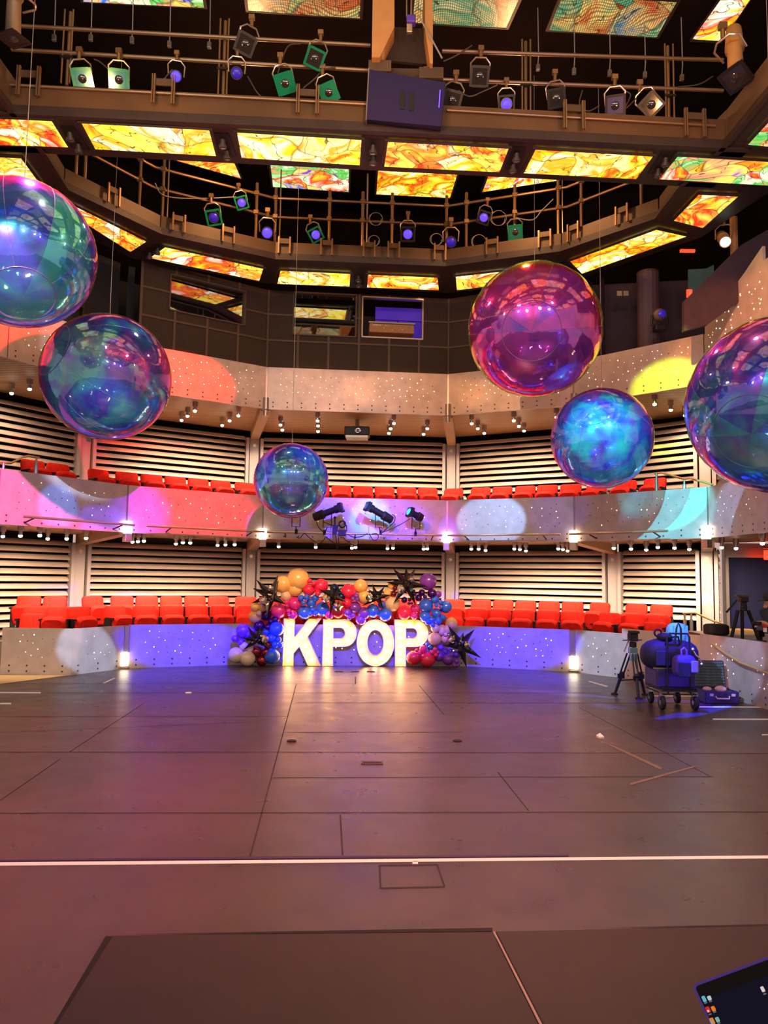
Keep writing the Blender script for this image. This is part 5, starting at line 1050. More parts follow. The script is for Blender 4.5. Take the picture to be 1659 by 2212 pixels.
# ================================================================= centre balcony spotlights
A, B, t, n, L = seg_frame(FP[3], FP[4]); RSEG = ((A-n*.33), (B-n*.33))
def rp(x, y, d=0): a, b = RSEG[0]-n*d, RSEG[1]-n*d; return U(640+x/5.184, 1060+y/5.184, seg=(a, b))
def ers(bk, ft, base, ls_, m_lens, lab):
    p0, p1 = rp(*bk, .1), rp(*ft, .1); c = rp(*base); dd = (p1-p0).normalized(); Lh = (p1-p0).length; dd = (dd-n*.35).normalized()
    r = thing('profile_spotlight', c, lab, 'spotlight'); x, y, _ = basis(dd); mb = MB(); o0 = p0-c
    mb.lathe(o0, dd, [(0, .05), (.01, .085), (Lh*.35, .1), (Lh*.4, .07), (Lh*.75, .068), (Lh*.78, .085), (Lh*.95, .085)], 14); mb.obj('barrel', M['black'], r, smooth=True)
    R = Matrix((x, dd, x.cross(dd))).transposed(); mb = MB(); mb.box(o0+dd*Lh*.98, (ls_, .07, ls_), R); mb.obj('colour_frame', M['black'], r)
    mb = MB(); mb.lathe(o0+dd*(Lh*.98+.036), dd, [(0, .075), (.01, .06), (.012, .001)], 14); mb.obj('lens', m_lens, r, smooth=True)
    m_ = o0+dd*Lh*.5; mb = MB(); w = .085; zb = .12; mb.tube([m_+t*w, Vector((m_.x, m_.y, zb))+t*w, Vector((m_.x, m_.y, zb))-t*w, m_-t*w], .011, 6); mb.cyl((m_.x, m_.y, zb), (0, 0, 0), .012, n=6); mb.obj('yoke', M['black'], r, smooth=True)
    mb = MB(); mb.box((0, 0, .02), (.06, .06, .1)); mb.obj('clamp', M['black'], r); return r
ers((195, 300), (520, 190), (315, 480), .19, M['lilac_gel'], 'black profile spotlight pointing up right, left of the others on the rail')
ers((1070, 330), (770, 175), (945, 480), .19, M['teal_gel'], 'black profile spotlight pointing up left in the rail middle')
ers((1410, 310), (1255, 240), (1335, 495), .2, mat('teal_lens_lit', '2ad0b0', .3, emit='20c8a0', es=1.2), 'black spotlight with lit teal lens on the right of the rail')
ers((10, 190), (-10, 240), (0, 470), .18, M['clear_gel'], 'black spotlight half hidden behind the smallest bubble')
c = rp(512, 490); r = thing('moving_head_light', c, 'small black moving head light standing on the centre rail', 'spotlight'); mb = MB(); mb.box((0, 0, .03), (.16, .14, .12)); mb.obj('base', M['black'], r, bevel=.01)
mb = MB(); mb.tube([(-.09, 0, .2), (-.1, 0, .08), (.1, 0, .08), (.09, 0, .2)], .015, 6); mb.obj('yoke', M['black'], r, smooth=True); mb = MB(); mb.sphere((0, 0, .22), .085, 14); mb.obj('head', M['black'], r, smooth=True); mb = MB(); mb.lathe((0, -.08, .2), (0, -1, -.2), [(0, .05), (.012, .04), (.014, .001)], 12); mb.obj('lens', M['chrome'], r)
c = rp(430, 460); r = thing('wireless_antenna', c, 'slim black antenna box standing on the centre rail', 'antenna'); mb = MB(); mb.box((0, 0, .04), (.09, .08, .2)); mb.obj('receiver', M['black'], r, bevel=.01); mb = MB(); mb.cyl((0, 0, .12), (0, 0, .3), .015, n=8); mb.sphere((0, 0, .3), .03, 10); mb.obj('aerial', M['black'], r, smooth=True)
for pts, lab in [([(225, 350), (250, 410), (310, 465)], 'black cable from the left spotlight to the rail'), ([(0, 520), (40, 530), (90, 480), (140, 520), (240, 590), (300, 560), (330, 510)], 'black cable hanging in a deep loop at the left of the rail'),
                 ([(300, 345), (400, 390), (470, 410)], 'black cable between the left spotlight and the moving head'), ([(440, 500), (450, 580), (460, 665), (475, 600), (470, 520)], 'black cable dangling below the moving head'), ([(520, 520), (560, 560), (640, 610), (690, 600), (690, 550)], 'black cable drooping right of the moving head'),
                 ([(820, 480), (850, 540), (890, 555), (920, 520), (900, 480), (840, 490)], 'black cable coil under the middle spotlight'), ([(1070, 265), (1105, 290), (1095, 350), (1040, 400), (960, 470)], 'black cable loop behind the middle spotlight'), ([(1275, 310), (1200, 360), (1080, 420), (960, 470)], 'black cable stretching from the teal spotlight to the rail middle'),
                 ([(330, 520), (400, 570), (450, 600), (520, 615), (620, 600)], 'black cable swagged under the left rail half'), ([(560, 480), (640, 520), (720, 515), (800, 480)], 'black cable wrapped along the rail middle')]:
    curve_cable([rp(x, y, .03) for x, y in pts], .009, lab, 'black')
# projector under the upper balcony
c = U(772, 915, z=5.05); k = ratio(772, 915); c = Vector((k*17.6, 17.6, 5.12)); r = thing('video_projector', c, 'black video projector hanging under the upper balcony', 'projector')
mb = MB(); mb.box((0, 0, 0), (.58, .45, .2)); mb.obj('case', M['black'], r, bevel=.02); mb = MB(); mb.lathe((.02, -.225, 0), (0, -1, 0), [(0, .08), (.03, .075), (.035, .05), (.02, .001)], 14); mb.obj('lens', M['clear_gel'], r, smooth=True); mb = MB(); mb.cyl((0, 0, .1), (0, 0, .3), .05, n=10); mb.box((0, 0, .12), (.25, .2, .03)); mb.box((0, -.0, -.13), (.5, .42, .05)); mb.obj('ceiling_mount', M['post'], r)
# handrails on the lower balcony
def handrail(pts, posts, lab, rad=.02, m='handrail'):
    c = pts[len(pts)//2]; r = thing('handrail', c, lab, 'handrail'); mb = MB(); mb.tube([p-c for p in pts], rad, 8); mb.obj('rail', M[m], r, smooth=True)
    for p, h in posts: mb = MB(); mb.cyl(p-c, p-c-Z3*h, .022, n=8); mb.cyl(p-c-Z3*.1, p-c-Z3*h, .035, n=8); mb.obj('post', M['post'], r, smooth=True)
    return r
M['handrail'] = mat('brass_rail', 'd8b478', .3, .6)
hsg = (FP[1], FP[2]); hs1 = offset(FP, .35)
def hp(x, y, i): return U(x, y, seg=(hs1[i], hs1[i+1]))
handrail([hp(-10, 998, 1), hp(0, 998, 1), hp(22, 1001, 1), hp(50, 987, 1), hp(62, 985, 1), hp(85, 989, 1)], [(hp(8, 1000, 1), .35), (hp(79, 988, 1), .4)], 'short brass handrail on the lower balcony at the left')
handrail([hp(1413, 1023, 5), hp(1430, 1021, 5), hp(1478, 1035, 5), hp(1490, 1033, 5), hp(1540, 1047, 5)], [(hp(1418, 1023, 5), .45), (hp(1478, 1036, 5), .35)], 'bent brass handrail on the lower balcony at the right')
handrail([U(x, y, Y=15.2) for x, y in [(1475, 1324), (1500, 1323), (1540, 1341), (1562, 1347)]], [(U(1479, 1326, Y=15.2), .6), (U(1493, 1326, Y=15.2), .6)], 'brass handrail behind the stage wall near the tripod camera bag')
W6 = (SP_R[2], SP_R[3]); W7 = (SP_R[3], SP_R[4]); wv = offset(SP_R, -.09)
def wp(x, y): 
    q = U(x, y, seg=(wv[2], wv[3])); return q
handrail([wp(1538, 1390), wp(1570, 1414), wp(1600, 1432), wp(1630, 1443), wp(1659, 1455), wp(1700, 1476)], [], 'brass handrail sloping down along the right stage wall')
# ================================================================= gear at the right
def tube_obj(parent, name, segs, r, m, n=8):
    mb = MB()
    for s in segs:
        if isinstance(r, (tuple, list)): mb.cyl(s[0], s[1], r[0], r[1], n)
        else: mb.tube(s, r, n)
    return mb.obj(name, m, parent, smooth=True)
M['trip'] = mat('tripod_violet_black', '241c38', .35, .3)
g = U(1374, 1507, z=0); r = thing('camera_tripod', (g.x, g.y, 0), 'black camera tripod standing left of the loaded cart', 'tripod')
sc_ = g.y/F; hub = Vector((0, .12, 98*sc_))
feet = [Vector((-33*sc_, .3, 0)), Vector((0, -.12, 0)), Vector((32*sc_, .28, 0))]
for ft in feet:
    top = hub+Vector((ft.x*.22, (ft.y-.12)*.2, -.05)); mb = MB(); side = Vector((.028, 0, 0))
    mid = top+(ft-top)*.55; low_ = top+(ft-top)*.93
    mb.cyl(top+side, mid+side, .014, n=8); mb.cyl(top-side, mid-side, .014, n=8); mb.cyl(mid-(ft-top)*.1, low_, .03, .022, n=8); mb.box(mid, (.1, .05, .07)); mb.obj('leg', M['trip'], r, smooth=False)
    mb = MB(); mb.cyl(low_, ft+Z3*.02, .02, .012, n=8); mb.lathe(ft, Z3, [(0, .055), (.02, .05), (.028, .02), (.03, .001)], 12); mb.obj('foot', M['rubber'], r, smooth=True)
mb = MB()
for ft in feet: mb.cyl(Vector((0, .1, .26)), hub+(ft-hub)*.68, .01, n=6)
mb.obj('spreader', M['rubber'], r)
mb = MB(); mb.box(hub, (.13, .1, .1)); mb.box(hub+Vector((0, -.02, -.1)), (.1, .08, .12)); mb.obj('crown', M['teal_metal'] if 'teal_metal' in M else mat('pale_crown', '9ac0c4', .3, .6), r, bevel=.01)
mb = MB(); mb.cyl(hub+Z3*.04, hub+Z3*.13, .055, n=12); mb.box(hub+Vector((0, 0, .2)), (.13, .14, .12)); mb.box(hub+Vector((.01, -.02, .28)), (.14, .16, .04)); mb.obj('fluid_head', M['rubber'], r, bevel=.012)
mb = MB(); mb.cyl(hub+Vector((-.06, 0, .16)), hub+Vector((-.15, -.05, -.02)), .012, n=6); mb.cyl(hub+Vector((-.16, 0, .15)), hub+Vector((.14, 0, .16)), .012, n=6); mb.obj('pan_handle', M['chrome'], r)
# loaded cart
g0, g1 = U(1428, 1531, z=0), U(1504, 1536, z=0); cc = (g0+g1)/2; r = thing('equipment_cart', (cc.x, cc.y, 0), 'folding cart with two front wheels under bags and cases', 'cart'); wd = (g1-g0).length/2
for sx, y in ((-1, 0), (1, 0), (-1, .55), (1, .55)):
    w = Vector((sx*wd*(1 if y == 0 else .85), y, .1 if y == 0 else .09)); mb = MB(); rd = .1 if y == 0 else .085; mb.lathe(w-Vector((.025, 0, 0)), (1, 0, 0), [(0, rd*.7), (.0, rd*.95), (.01, rd), (.04, rd), (.05, rd*.95), (.05, rd*.7), (.045, .001)], 18); o = mb.obj('wheel', M['rubber'], r, smooth=True)
    mb = MB(); mb.lathe(w-Vector((.032, 0, 0)), (1, 0, 0), [(0, .001), (.002, rd*.4), (.06, rd*.4), (.064, .001)], 12); mb.obj('hub', M['chrome'], o, smooth=True)
    mb = MB(); mb.box(w+Vector((0, 0, .11)), (.06, .05, .06)); mb.box(w+Vector((.034, 0, .05)), (.008, .04, .12)); mb.box(w+Vector((-.034, 0, .05)), (.008, .04, .12)); mb.obj('fork', M['chrome'], r)
mb = MB(); mb.box((0, .28, .27), (wd*2.1, .7, .03)); 
for z in (.22, .3): mb.tube([(-wd, -.06, z), (wd, -.06, z), (wd, .62, z), (-wd, .62, z)], .012, 6, closed=True)
mb.obj('deck', M['dkmetal'], r)
mb = MB(); hw = 24/F*10.8; mb.tube([(-hw, -.04, .22), (-hw, -.04, 1.0), (-hw+.03, -.04, 1.05), (hw-.03, -.04, 1.05), (hw, -.04, 1.0), (hw, -.04, .22)], .013, 8); o = mb.obj('push_handle', M['trip'], r, smooth=True); 
def soft(name, c, size, m, lab, cat, p=2.6, parent=None, n=20, squash=0):
    mb = MB(); rs = []; k = 12
    for i in range(1, k):
        t_ = math.pi*i/k; ring = []
        for j in range(n):
            a = 2*math.pi*j/n; x, y, z = math.sin(t_)*math.cos(a), math.sin(t_)*math.sin(a), math.cos(t_)
            q = (abs(x)**p+abs(y)**p+abs(z)**p)**(-1/p); ring.append(Vector((x*q*size[0]/2, y*q*size[1]/2, z*q*size[2]/2*(1+squash*x))))
        rs.append(ring)
    mb.rings(rs); o = mb.obj(name, m, parent, smooth=True, bang=70); o.location = c
    if lab: tag(o, lab, cat)
    return o
X0, Y0 = cc.x, cc.y; kx = 10.9/F
mb = MB(); mb.box((0, 0, 0), (84*kx, .5, .27)); 
c = Vector((X0-2*kx, Y0+.28, .42)); o = mb.obj('gear_case', M['case'], bevel=.03, origin=None); o.location = c; tag(o, 'dark violet flat equipment case lying lowest on the cart', 'case'); mb = MB(); mb.box((.38*84*kx, -.26, .1), (.08, .03, .03)); mb.obj('latch', M['pinkish'], o); mb = MB(); mb.box((0, 0, .14), (84*kx+.02, .5, .02)); mb.obj('lid_edge', M['post'], o)
o = soft('duffel_bag', Vector((X0-4*kx, Y0+.25, .73)), (122*kx, .48, .46), M['dk_bag'], 'large dark blue duffel bag lying across the cart', 'bag', p=2.7)
mb = MB(); mb.box((-26*kx, -.235, -.03), (30*kx, .02, .2)); mb.obj('side_pocket', mat('pocket_blue', '2c2a70', .6), o, bevel=.008)
mb = MB(); mb.tube([(-.12, -.2, .17), (-.1, -.22, .26), (.05, -.22, .27), (.08, -.2, .17)], .014, 6); mb.obj('carry_strap', M['rubber'], o, smooth=True)
mb = MB(); mb.tube([(.24, -.24, .1), (.28, -.26, .02), (.34, -.25, -.02), (.36, -.24, -.1)], .012, 6); mb.sphere((.24, -.24, .1), .03, 8); mb.sphere((.36, -.24, -.1), .025, 8); mb.obj('strap_hook', M['steel'], o, smooth=True)
o = soft('camera_pouch', Vector((X0+3*kx, Y0-.17, .62)), (46*kx, .2, .3), M['purple_bag'], 'violet camera pouch with carry loop hanging at the cart front', 'bag', p=4)
mb = MB(); mb.tube([(-.04, -.03, .13), (-.045, -.04, .22), (-.01, -.04, .25), (.02, -.04, .22), (.03, -.03, .13)], .014, 6); mb.obj('carry_loop', mat('violet_strap', '8a4ab8', .6), o, smooth=True)
mb = MB(); mb.box((-.03, -.1, -.04), (.17, .02, .2)); mb.obj('front_panel', M['dk_bag'], o, bevel=.01); mb = MB(); mb.box((.11, -.1, .0), (.1, .035, .16)); mb.obj('mesh_pocket', mat('mauve_mesh', '8878a8', .7), o, bevel=.015)
o = soft('draped_jacket', Vector((X0+17*kx, Y0+.3, .98)), (44*kx, .3, .4), M['teal_cloth'], 'pale teal cloth draped over the back of the cart load', 'cloth', p=3)
mb = MB(); rr2 = random.Random(4)
for i in range(5): mb.cyl((-.1+.05*i, -.12, .17), (-.1+.05*i+rr2.uniform(-.02, .02), -.13, -.16), .012, .02, n=6)
mb.obj('fold', M['teal_cloth'], o, smooth=True)
o = soft('headphones_bag', Vector((X0-16*kx, Y0+.2, .98)), (30*kx, .25, .12), M['rubber'], 'black soft pouch lying on top of the duffel bag', 'pouch'); mb = MB(); mb.tube([Vector((-.1+.05*math.cos(a), -.02, .06+.05*math.sin(a))) for a in [math.pi*i/6 for i in range(12)]], .014, 6, closed=True); mb.obj('ring_strap', M['rubber'], o, smooth=True)
mb = MB(); mb.tube([(-.05, 0, -.1), (-.03, -.02, .12), (0, -.02, .2), (.03, -.02, .12), (.04, 0, -.1)], .014, 6); o = mb.obj('cable_tie_strap', M['rubber'], smooth=True); o.location = (X0+1*kx, Y0-.02, 1.0); tag(o, 'black strap looped up to the cart handle', 'strap')
# small boxes behind the cart
for q, s, m, lab in [((1519, 1492), (.2, .25, .12), 'teal_cloth', 'pale teal box on the floor behind the cart wheel'), ((1520, 1505), (.17, .2, .13), 'dk_bag', 'small dark bag on the floor behind the cart wheel')]:
    p = U(q[0], q[1]+8, z=0); mb = MB(); mb.box((0, 0, s[2]/2), s); o = mb.obj('small_case', M[m], bevel=.02); o.location = p; tag(o, lab, 'case')
# open hard case
p = U(1567, 1522, z=0); kx = p.y/F; r = thing('hard_case', (p.x-.02, p.y+.05, 0), 'open violet hard case with egg-foam lid on the floor', 'hard case'); w = 72*kx
mb = MB(); th_ = .02; mb.box((0, .2, .01), (w, .4, .02)); mb.box((0, .01, .09), (w, .02, .18)); mb.box((0, .39, .09), (w, .02, .18)); mb.box((-w/2+.01, .2, .09), (.02, .4, .18)); mb.box((w/2-.01, .2, .09), (.02, .4, .18)); mb.obj('base_shell', M['case'], r, bevel=.01)
R = Matrix.Rotation(-.18, 3, 'X'); lc = Vector((0, .47, .37)); mb = MB(); mb.box(lc, (w, .05, .42), R); o = mb.obj('lid', M['case'], r, bevel=.02)
mb = MB(); nx, nz = 14, 9
for i in range(nx):
    for j in range(nz):
        c = lc+R @ Vector(((i+.5)/nx*w*.92-w*.46, -.03, (j+.5)/nz*.38-.19)); a_ = w*.92/nx/2; b2 = .38/nz/2
        v = [c+R @ Vector(q) for q in ((-a_, 0, -b2), (a_, 0, -b2), (a_, 0, b2), (-a_, 0, b2), (0, -.028, 0))]; mb.add(v, [(0, 1, 4), (1, 2, 4), (2, 3, 4), (3, 0, 4)])
mb.obj('foam_lining', mat('egg_foam_grey', '5a6a74', .9), o)
mb = MB(); mb.tube([(-.1, -.005, .11), (-.09, -.03, .08), (.09, -.03, .08), (.1, -.005, .11)], .012, 6); mb.obj('handle', M['pinkish'], r, smooth=True)
for sx in (-.16, .16): mb = MB(); mb.box((sx, -.008, .13), (.05, .02, .035)); mb.obj('latch', M['pinkish'], r)
mb = MB(); mb.box((0, .2, .1), (w-.05, .35, .12)); mb.obj('foam_tray', M['foam'], r)
for x, s, lab in ((-.15, (.13, .12, .07), 'small pink cloth bundle at the left in the open hard case'), (.05, (.17, .15, .1), 'larger pink cloth bundle in the middle of the open hard case')): soft('cloth_bundle', Vector((p.x-.02+x, p.y+.22, .19)), s, M['pinkish'], lab, 'cloth', p=2)
# covered camera on the wall corner
p = U(1547, 1364, Y=12.6); r = thing('video_camera', p, 'video camera under a black rain cover on the wall corner', 'camera'); kx = 12.6/F
o = soft('rain_cover', (0, 0, .03), (46*kx, .28, 25*kx), M['rubber'], None, None, p=6, parent=r); mb = MB(); mb.box((-.0, -.03, -.17), (.16, .14, .16)); mb.box((-.02, -.03, -.1), (.22, .12, .05)); mb.obj('tripod_head', M['rubber'], r, bevel=.02)
mb = MB()
for x, l_ in ((-.14, .3), (-.08, .24), (-.04, .5)): mb.box((x, -.1, -.15-l_/2), (.014, .01, l_))
mb.obj('hanging_strap', M['rubber'], r)
# second tripod on the wall behind
p = U(1603, 1385, Y=12.2); kx = 12.2/F; bz = .1; r = thing('camera_tripod', (p.x+.1, p.y+.2, bz), 'dark tripod without camera standing before the dark doorway', 'tripod'); k0 = (1603, 1300)
def tq(x, y, d=0): q = U(x, y, Y=p.y+.2+d); return q-Vector((p.x+.1, p.y+.2, bz))
for a, b in (((1594, 1318), (1580, 1378)), ((1603, 1318), (1604, 1395)), ((1616, 1318), (1640, 1385))):
    f0, f1 = tq(*a), tq(*b); dv = (f1-f0); f2 = f0+dv*(-f0.z/dv.z); mb = MB(); mb.cyl(f0, f0+(f2-f0)*.55, .03, .025, n=8); mb.cyl(f0+(f2-f0)*.5, f2, .02, n=8); mb.obj('leg', M['trip2'] if 'trip2' in M else M['dkmetal'], r, smooth=True)
mb = MB(); mb.cyl(tq(1606, 1320), tq(1606, 1300), .06, .045, n=12); mb.box(tq(1606, 1295), (.12, .12, .08)); mb.obj('fluid_head', M['dkmetal'], r, bevel=.01); mb = MB(); mb.box(tq(1604, 1287), (32*kx, .12, .03)); mb.obj('plate', M['kick'], r, bevel=.005); mb = MB(); mb.cyl(tq(1592, 1296), tq(1569, 1323), .012, .018, n=8); mb.obj('pan_handle', M['dkmetal'], r)
# bench ledge behind the right wall
mb = MB(); a, b = U(1568, 1372, Y=13.6), U(1622, 1376, Y=13.4); mb.box((a+b)/2+Vector((.05, .2, .04)), (.62, .35, .14)); tag(mb.obj('padded_bench', mat('bench_tan', 'b08a58', .7), bevel=.02, origin=None), 'tan padded bench top between the tripod legs at the right', 'bench')
LAB[-1].location = (0, 0, 0)
mb = MB(); mb.box((6.0, 13.4, .45), (1.2, 1.0, .9)); struct(mb.obj('trim_18', M['post']))
p = U(1641, 1368, Y=11.9); r = thing('camera_rig', p, 'dark camera rig being handled at the right edge', 'camera'); mb = MB(); mb.box((0, 0, 0), (.1, .12, .1)); mb.cyl((0, 0, -.04), (0, 0, -.25), .04, .03, n=10); mb.obj('head', M['dkmetal'], r, bevel=.01); mb = MB(); mb.box((.0, 0, -.12), (.16, .1, .03)); mb.obj('plate', M['steel'], r)
for a in (-.1, .02, .12): mb = MB(); mb.cyl((a*.4, 0, -.2), (a*1.6, 0, -1.15), .02, n=8); mb.obj('leg', M['dkmetal'], r)
# ================================================================= person in a cap at the right edge
PY = 11.6; base = U(1668, 1300, Y=PY); base.z = 0.0
r = thing('person', (base.x+.1, PY, 0), 'person in a dark cap bending over a camera at the right edge', 'person'); O = Vector((base.x+.1, PY, 0))
def q_(x, y, d=0): return U(x, y, Y=PY+d)-O
headc = q_(1662, 1296)
V = {'pelvis': Vector((.05, 0, .92)), 'chest': q_(1672, 1335), 'neck': q_(1668, 1313), 'head': headc+Vector((0, 0, -.03)), 'crown': headc+Vector((.0, 0, .06)),
     'shR': q_(1655, 1325, -.16), 'elR': q_(1668, 1352, -.25), 'wrR': q_(1648, 1345, -.22), 'haR': q_(1640, 1344, -.2),
     'shL': q_(1675, 1325, .17), 'elL': q_(1680, 1355, .2), 'wrL': q_(1655, 1350, .05), 'haL': q_(1644, 1349, 0),
     'hipR': Vector((.02, -.11, .88)), 'knR': Vector((-.02, -.12, .48)), 'anR': Vector((.02, -.12, .09)), 'toR': Vector((-.13, -.12, .04)),
     'hipL': Vector((.05, .11, .88)), 'knL': Vector((.02, .12, .48)), 'anL': Vector((.08, .12, .09)), 'toL': Vector((-.07, .12, .04))}
rad = {'pelvis': .14, 'chest': .155, 'neck': .06, 'head': .088, 'crown': .085, 'shR': .07, 'elR': .045, 'wrR': .03, 'haR': .032, 'shL': .07, 'elL': .045, 'wrL': .03, 'haL': .032, 'hipR': .095, 'knR': .06, 'anR': .042, 'toR': .035, 'hipL': .095, 'knL': .06, 'anL': .042, 'toL': .035}
E_ = [('pelvis', 'chest'), ('chest', 'neck'), ('neck', 'head'), ('head', 'crown'), ('chest', 'shR'), ('shR', 'elR'), ('elR', 'wrR'), ('wrR', 'haR'), ('chest', 'shL'), ('shL', 'elL'), ('elL', 'wrL'), ('wrL', 'haL'), ('pelvis', 'hipR'), ('hipR', 'knR'), ('knR', 'anR'), ('anR', 'toR'), ('pelvis', 'hipL'), ('hipL', 'knL'), ('knL', 'anL'), ('anL', 'toL')]
K = list(V)
for hnd in ('R', 'L'):
    h0 = V['ha'+hnd]
    for i in range(5):
        o0 = (i-2)*.018; a = 'f%s%d' % (hnd, i); b = a+'b'; L0 = (.035, .045, .05, .045, .035)[i]
        dirv = Vector((-.9, o0*6, -.3)) if i else Vector((-.4, -.7 if hnd == 'R' else .7, .1)); dirv.normalize()
        V[a] = h0+Vector((-.02, o0, 0))+dirv*L0; V[b] = V[a]+(dirv+Vector((0, 0, -.8))).normalized()*L0*.8; rad[a] = .0095; rad[b] = .008; K += [a, b]; E_ += [('ha'+hnd, a), (a, b)]
me = bpy.data.meshes.new('body'); me.from_pydata([tuple(V[k]) for k in K], [(K.index(a), K.index(b)) for a, b in E_], []); o = bpy.data.objects.new('body', me); col.objects.link(o); o.parent = r
sk = o.modifiers.new('skin', 'SKIN'); sub = o.modifiers.new('sub', 'SUBSURF'); sub.levels = 2; sub.render_levels = 2
for i, k in enumerate(K): me.skin_vertices[0].data[i].radius = (rad[k], rad[k]); me.skin_vertices[0].data[i].use_root = (k == 'pelvis')
me.materials.append(M['skin'])
mb = MB(); hc = headc; mb.lathe(hc+Vector((-.095, 0, -.01)), (-1, 0, -.3), [(0, .012), (.02, .014), (.03, .001)], 8); mb.sphere(hc+Vector((-.075, 0, -.065)), .02, 8, sc=(.7, 1.4, .5)); mb.sphere(hc+Vector((-.06, 0, -.1)), .035, 8); mb.obj('face', M['skin'], r, smooth=True)
mb = MB(); mb.sphere(hc+Vector((-.08, -.035, .01)), .011, 8); mb.sphere(hc+Vector((-.08, .035, .01)), .011, 8); mb.obj('eye', M['rubber'], r)
mb = MB(); mb.sphere(hc+Vector((.02, -.085, -.01)), .025, 8, sc=(.7, .4, 1)); mb.sphere(hc+Vector((.02, .085, -.01)), .025, 8, sc=(.7, .4, 1)); mb.obj('ear', M['skin'], r, smooth=True)
mb = MB(); mb.sphere(hc+Vector((.012, 0, .035)), .108, 18, sc=(1.0, .9, .85)); o = mb.obj('cap', M['cap'], r, smooth=True); mb = MB()
pts = [(-.07, -.075), (-.15, -.06), (-.19, 0), (-.15, .06), (-.07, .075)]; mb.prism(pts, hc+Vector((0, 0, .02)), (1, 0, .25), (0, 1, 0), (0, 0, .012)); mb.obj('brim', M['cap'], o)
mb = MB(); mb.box(hc+Vector((-.03, -.093, .03)), (.06, .01, .012)); mb.obj('cap_badge', M['white'], o)
mb = MB(); P0, P1, P2 = V['pelvis'], V['chest'], V['neck']
mb.tube([P0-Z3*.05, P0+Z3*.12, (P0+P1)/2+Z3*.05, P1+Z3*.02, P2-Z3*.02, P2+Z3*.02], [.19, .185, .19, .2, .12, .075], 18)
for s in 'RL': mb.tube([V['chest']+(V['sh'+s]-V['chest'])*.3, V['sh'+s], V['sh'+s]+(V['el'+s]-V['sh'+s])*.8], [.1, .09, .068], 12)
mb.obj('shirt', M['cloth_dk'], r, smooth=True)
mb = MB()
for s in 'RL': mb.tube([V['pelvis']+Vector((0, V['hip'+s].y*.6, .03)), V['hip'+s], V['kn'+s], V['an'+s]], [.15, .125, .08, .065], 12)
mb.obj('trousers', M['rubber'], r, smooth=True)
mb = MB(); a = q_(1652, 1352, -.24); mb.box(a, (.06, .02, .06)); mb.box(a+Vector((0, -.005, -.06)), (.05, .02, .06), m=1); mb.obj('lanyard_badge', [M['red'], M['white']], r)
p = U(1637, 1347, Y=PY-.3); mb = MB(); mb.box((0, 0, 0), (.1, .06, .06)); mb.cyl((-.05, 0, 0), (-.09, 0, 0), .03, n=10); o = mb.obj('handheld_camera', M['rubber'], bevel=.008); o.location = p; tag(o, 'small dark camera held in the hands of the person', 'camera')
# ================================================================= laptop at the lower right
LD = .62; def_c = ray(1500, 2128)
tl = CAM+ray(1494, 2127.5)*LD; nrm = -ray(1620, 2230)
# the screen plane faces the viewer and is turned clockwise-up to the right
def onpl(px, py): d = ray(px, py); k = (tl-CAM).dot(nrm)/d.dot(nrm); return CAM+d*k
ex = (onpl(1659, 2066.5)-tl).normalized(); ey = nrm.cross(ex).normalized()
if ey.z < 0: ey = -ey
nrm2 = ex.cross(ey).normalized()
if nrm2.dot(nrm) < 0: nrm2 = -nrm2
SWd, SHt = .31, .2
r = thing('laptop', tl-ey*SHt, 'open laptop with dark desktop screen at the lower right corner', 'laptop'); O = tl-ey*SHt
ctr = ex*SWd/2+ey*SHt/2
mb = MB(); mb.prism(rrect(SWd, SHt, .0028, 5), ctr-nrm2*.008, ex, ey, nrm2*.007); mb.obj('lid', mat('laptop_violet_edge', '5a48c8', .3, .6), r)
mb = MB(); mb.prism(rrect(SWd-.003, SHt-.003, .002, 5), ctr-nrm2*.001, ex, ey, nrm2*.0008); mb.obj('bezel', mat('bezel_black', '040406', .5, spec=.2), r)
scm = mat('desktop_screen', '02030a', .35, spec=.15, emit='04061c', es=.5)
mb = MB(); mb.prism(rrect(SWd-.007, SHt-.018, .001, 1), ctr-nrm2*.0001, ex, ey, nrm2*.0004); sc0 = mb.obj('screen', scm, r)
icm = {k: mat('icon_'+k, h, .6, emit=h, es=.25) for k, h in (('cyan', '58c8e8'), ('paper', 'b8e0e8'), ('red', 'd82018'), ('orange', 'f08a10'), ('teal', '7ac8b8'), ('white', 'e8e8e8'), ('grey', '6a7078'))}
for x, y, w, h, m_ in [(1521, 2158, .0075, .011, 'cyan'), (1532.5, 2156, .008, .008, 'paper'), (1529.5, 2181, .0085, .011, 'red'), (1541, 2179, .008, .009, 'orange'), (1538.5, 2206, .009, .012, 'orange'), (1550, 2202.5, .008, .009, 'teal'), (1647.5, 2137, .007, .01, 'white'), (1538, 2208, .004, .006, 'cyan'), (1530, 2184, .0045, .004, 'white')]:
    w, h = w*.3, h*.3; q = onpl(x, y)-O; pr = rrect(w, h, w*.25, 3); mb = MB(); mb.prism(pr, q+nrm2*.0006, ex, ey, nrm2*.0005); mb.obj('desktop_icon', icm[m_], sc0)
for x, y in [(1524.5, 2166.5), (1535, 2163), (1534, 2191), (1544, 2186), (1553, 2210), (1652, 2147)]:
    q = onpl(x, y)-O; mb = MB(); mb.prism(rrect(.002, .0008, .0002, 1), q+nrm2*.0006, ex, ey, nrm2*.0004); mb.obj('icon_caption', icm['grey'], sc0)
kb = nrm2*.0; bdir = (nrm2*.9-ey*.35).normalized(); bn = ex.cross(bdir).normalized(); mb = MB(); mb.prism(rrect(SWd, .21, .008, 4), ex*SWd/2+bdir*.105-bn*.0, ex, bdir, (ey*.0+Vector((0, 0, -.014)))); mb.obj('keyboard_base', M['dkmetal'], r)
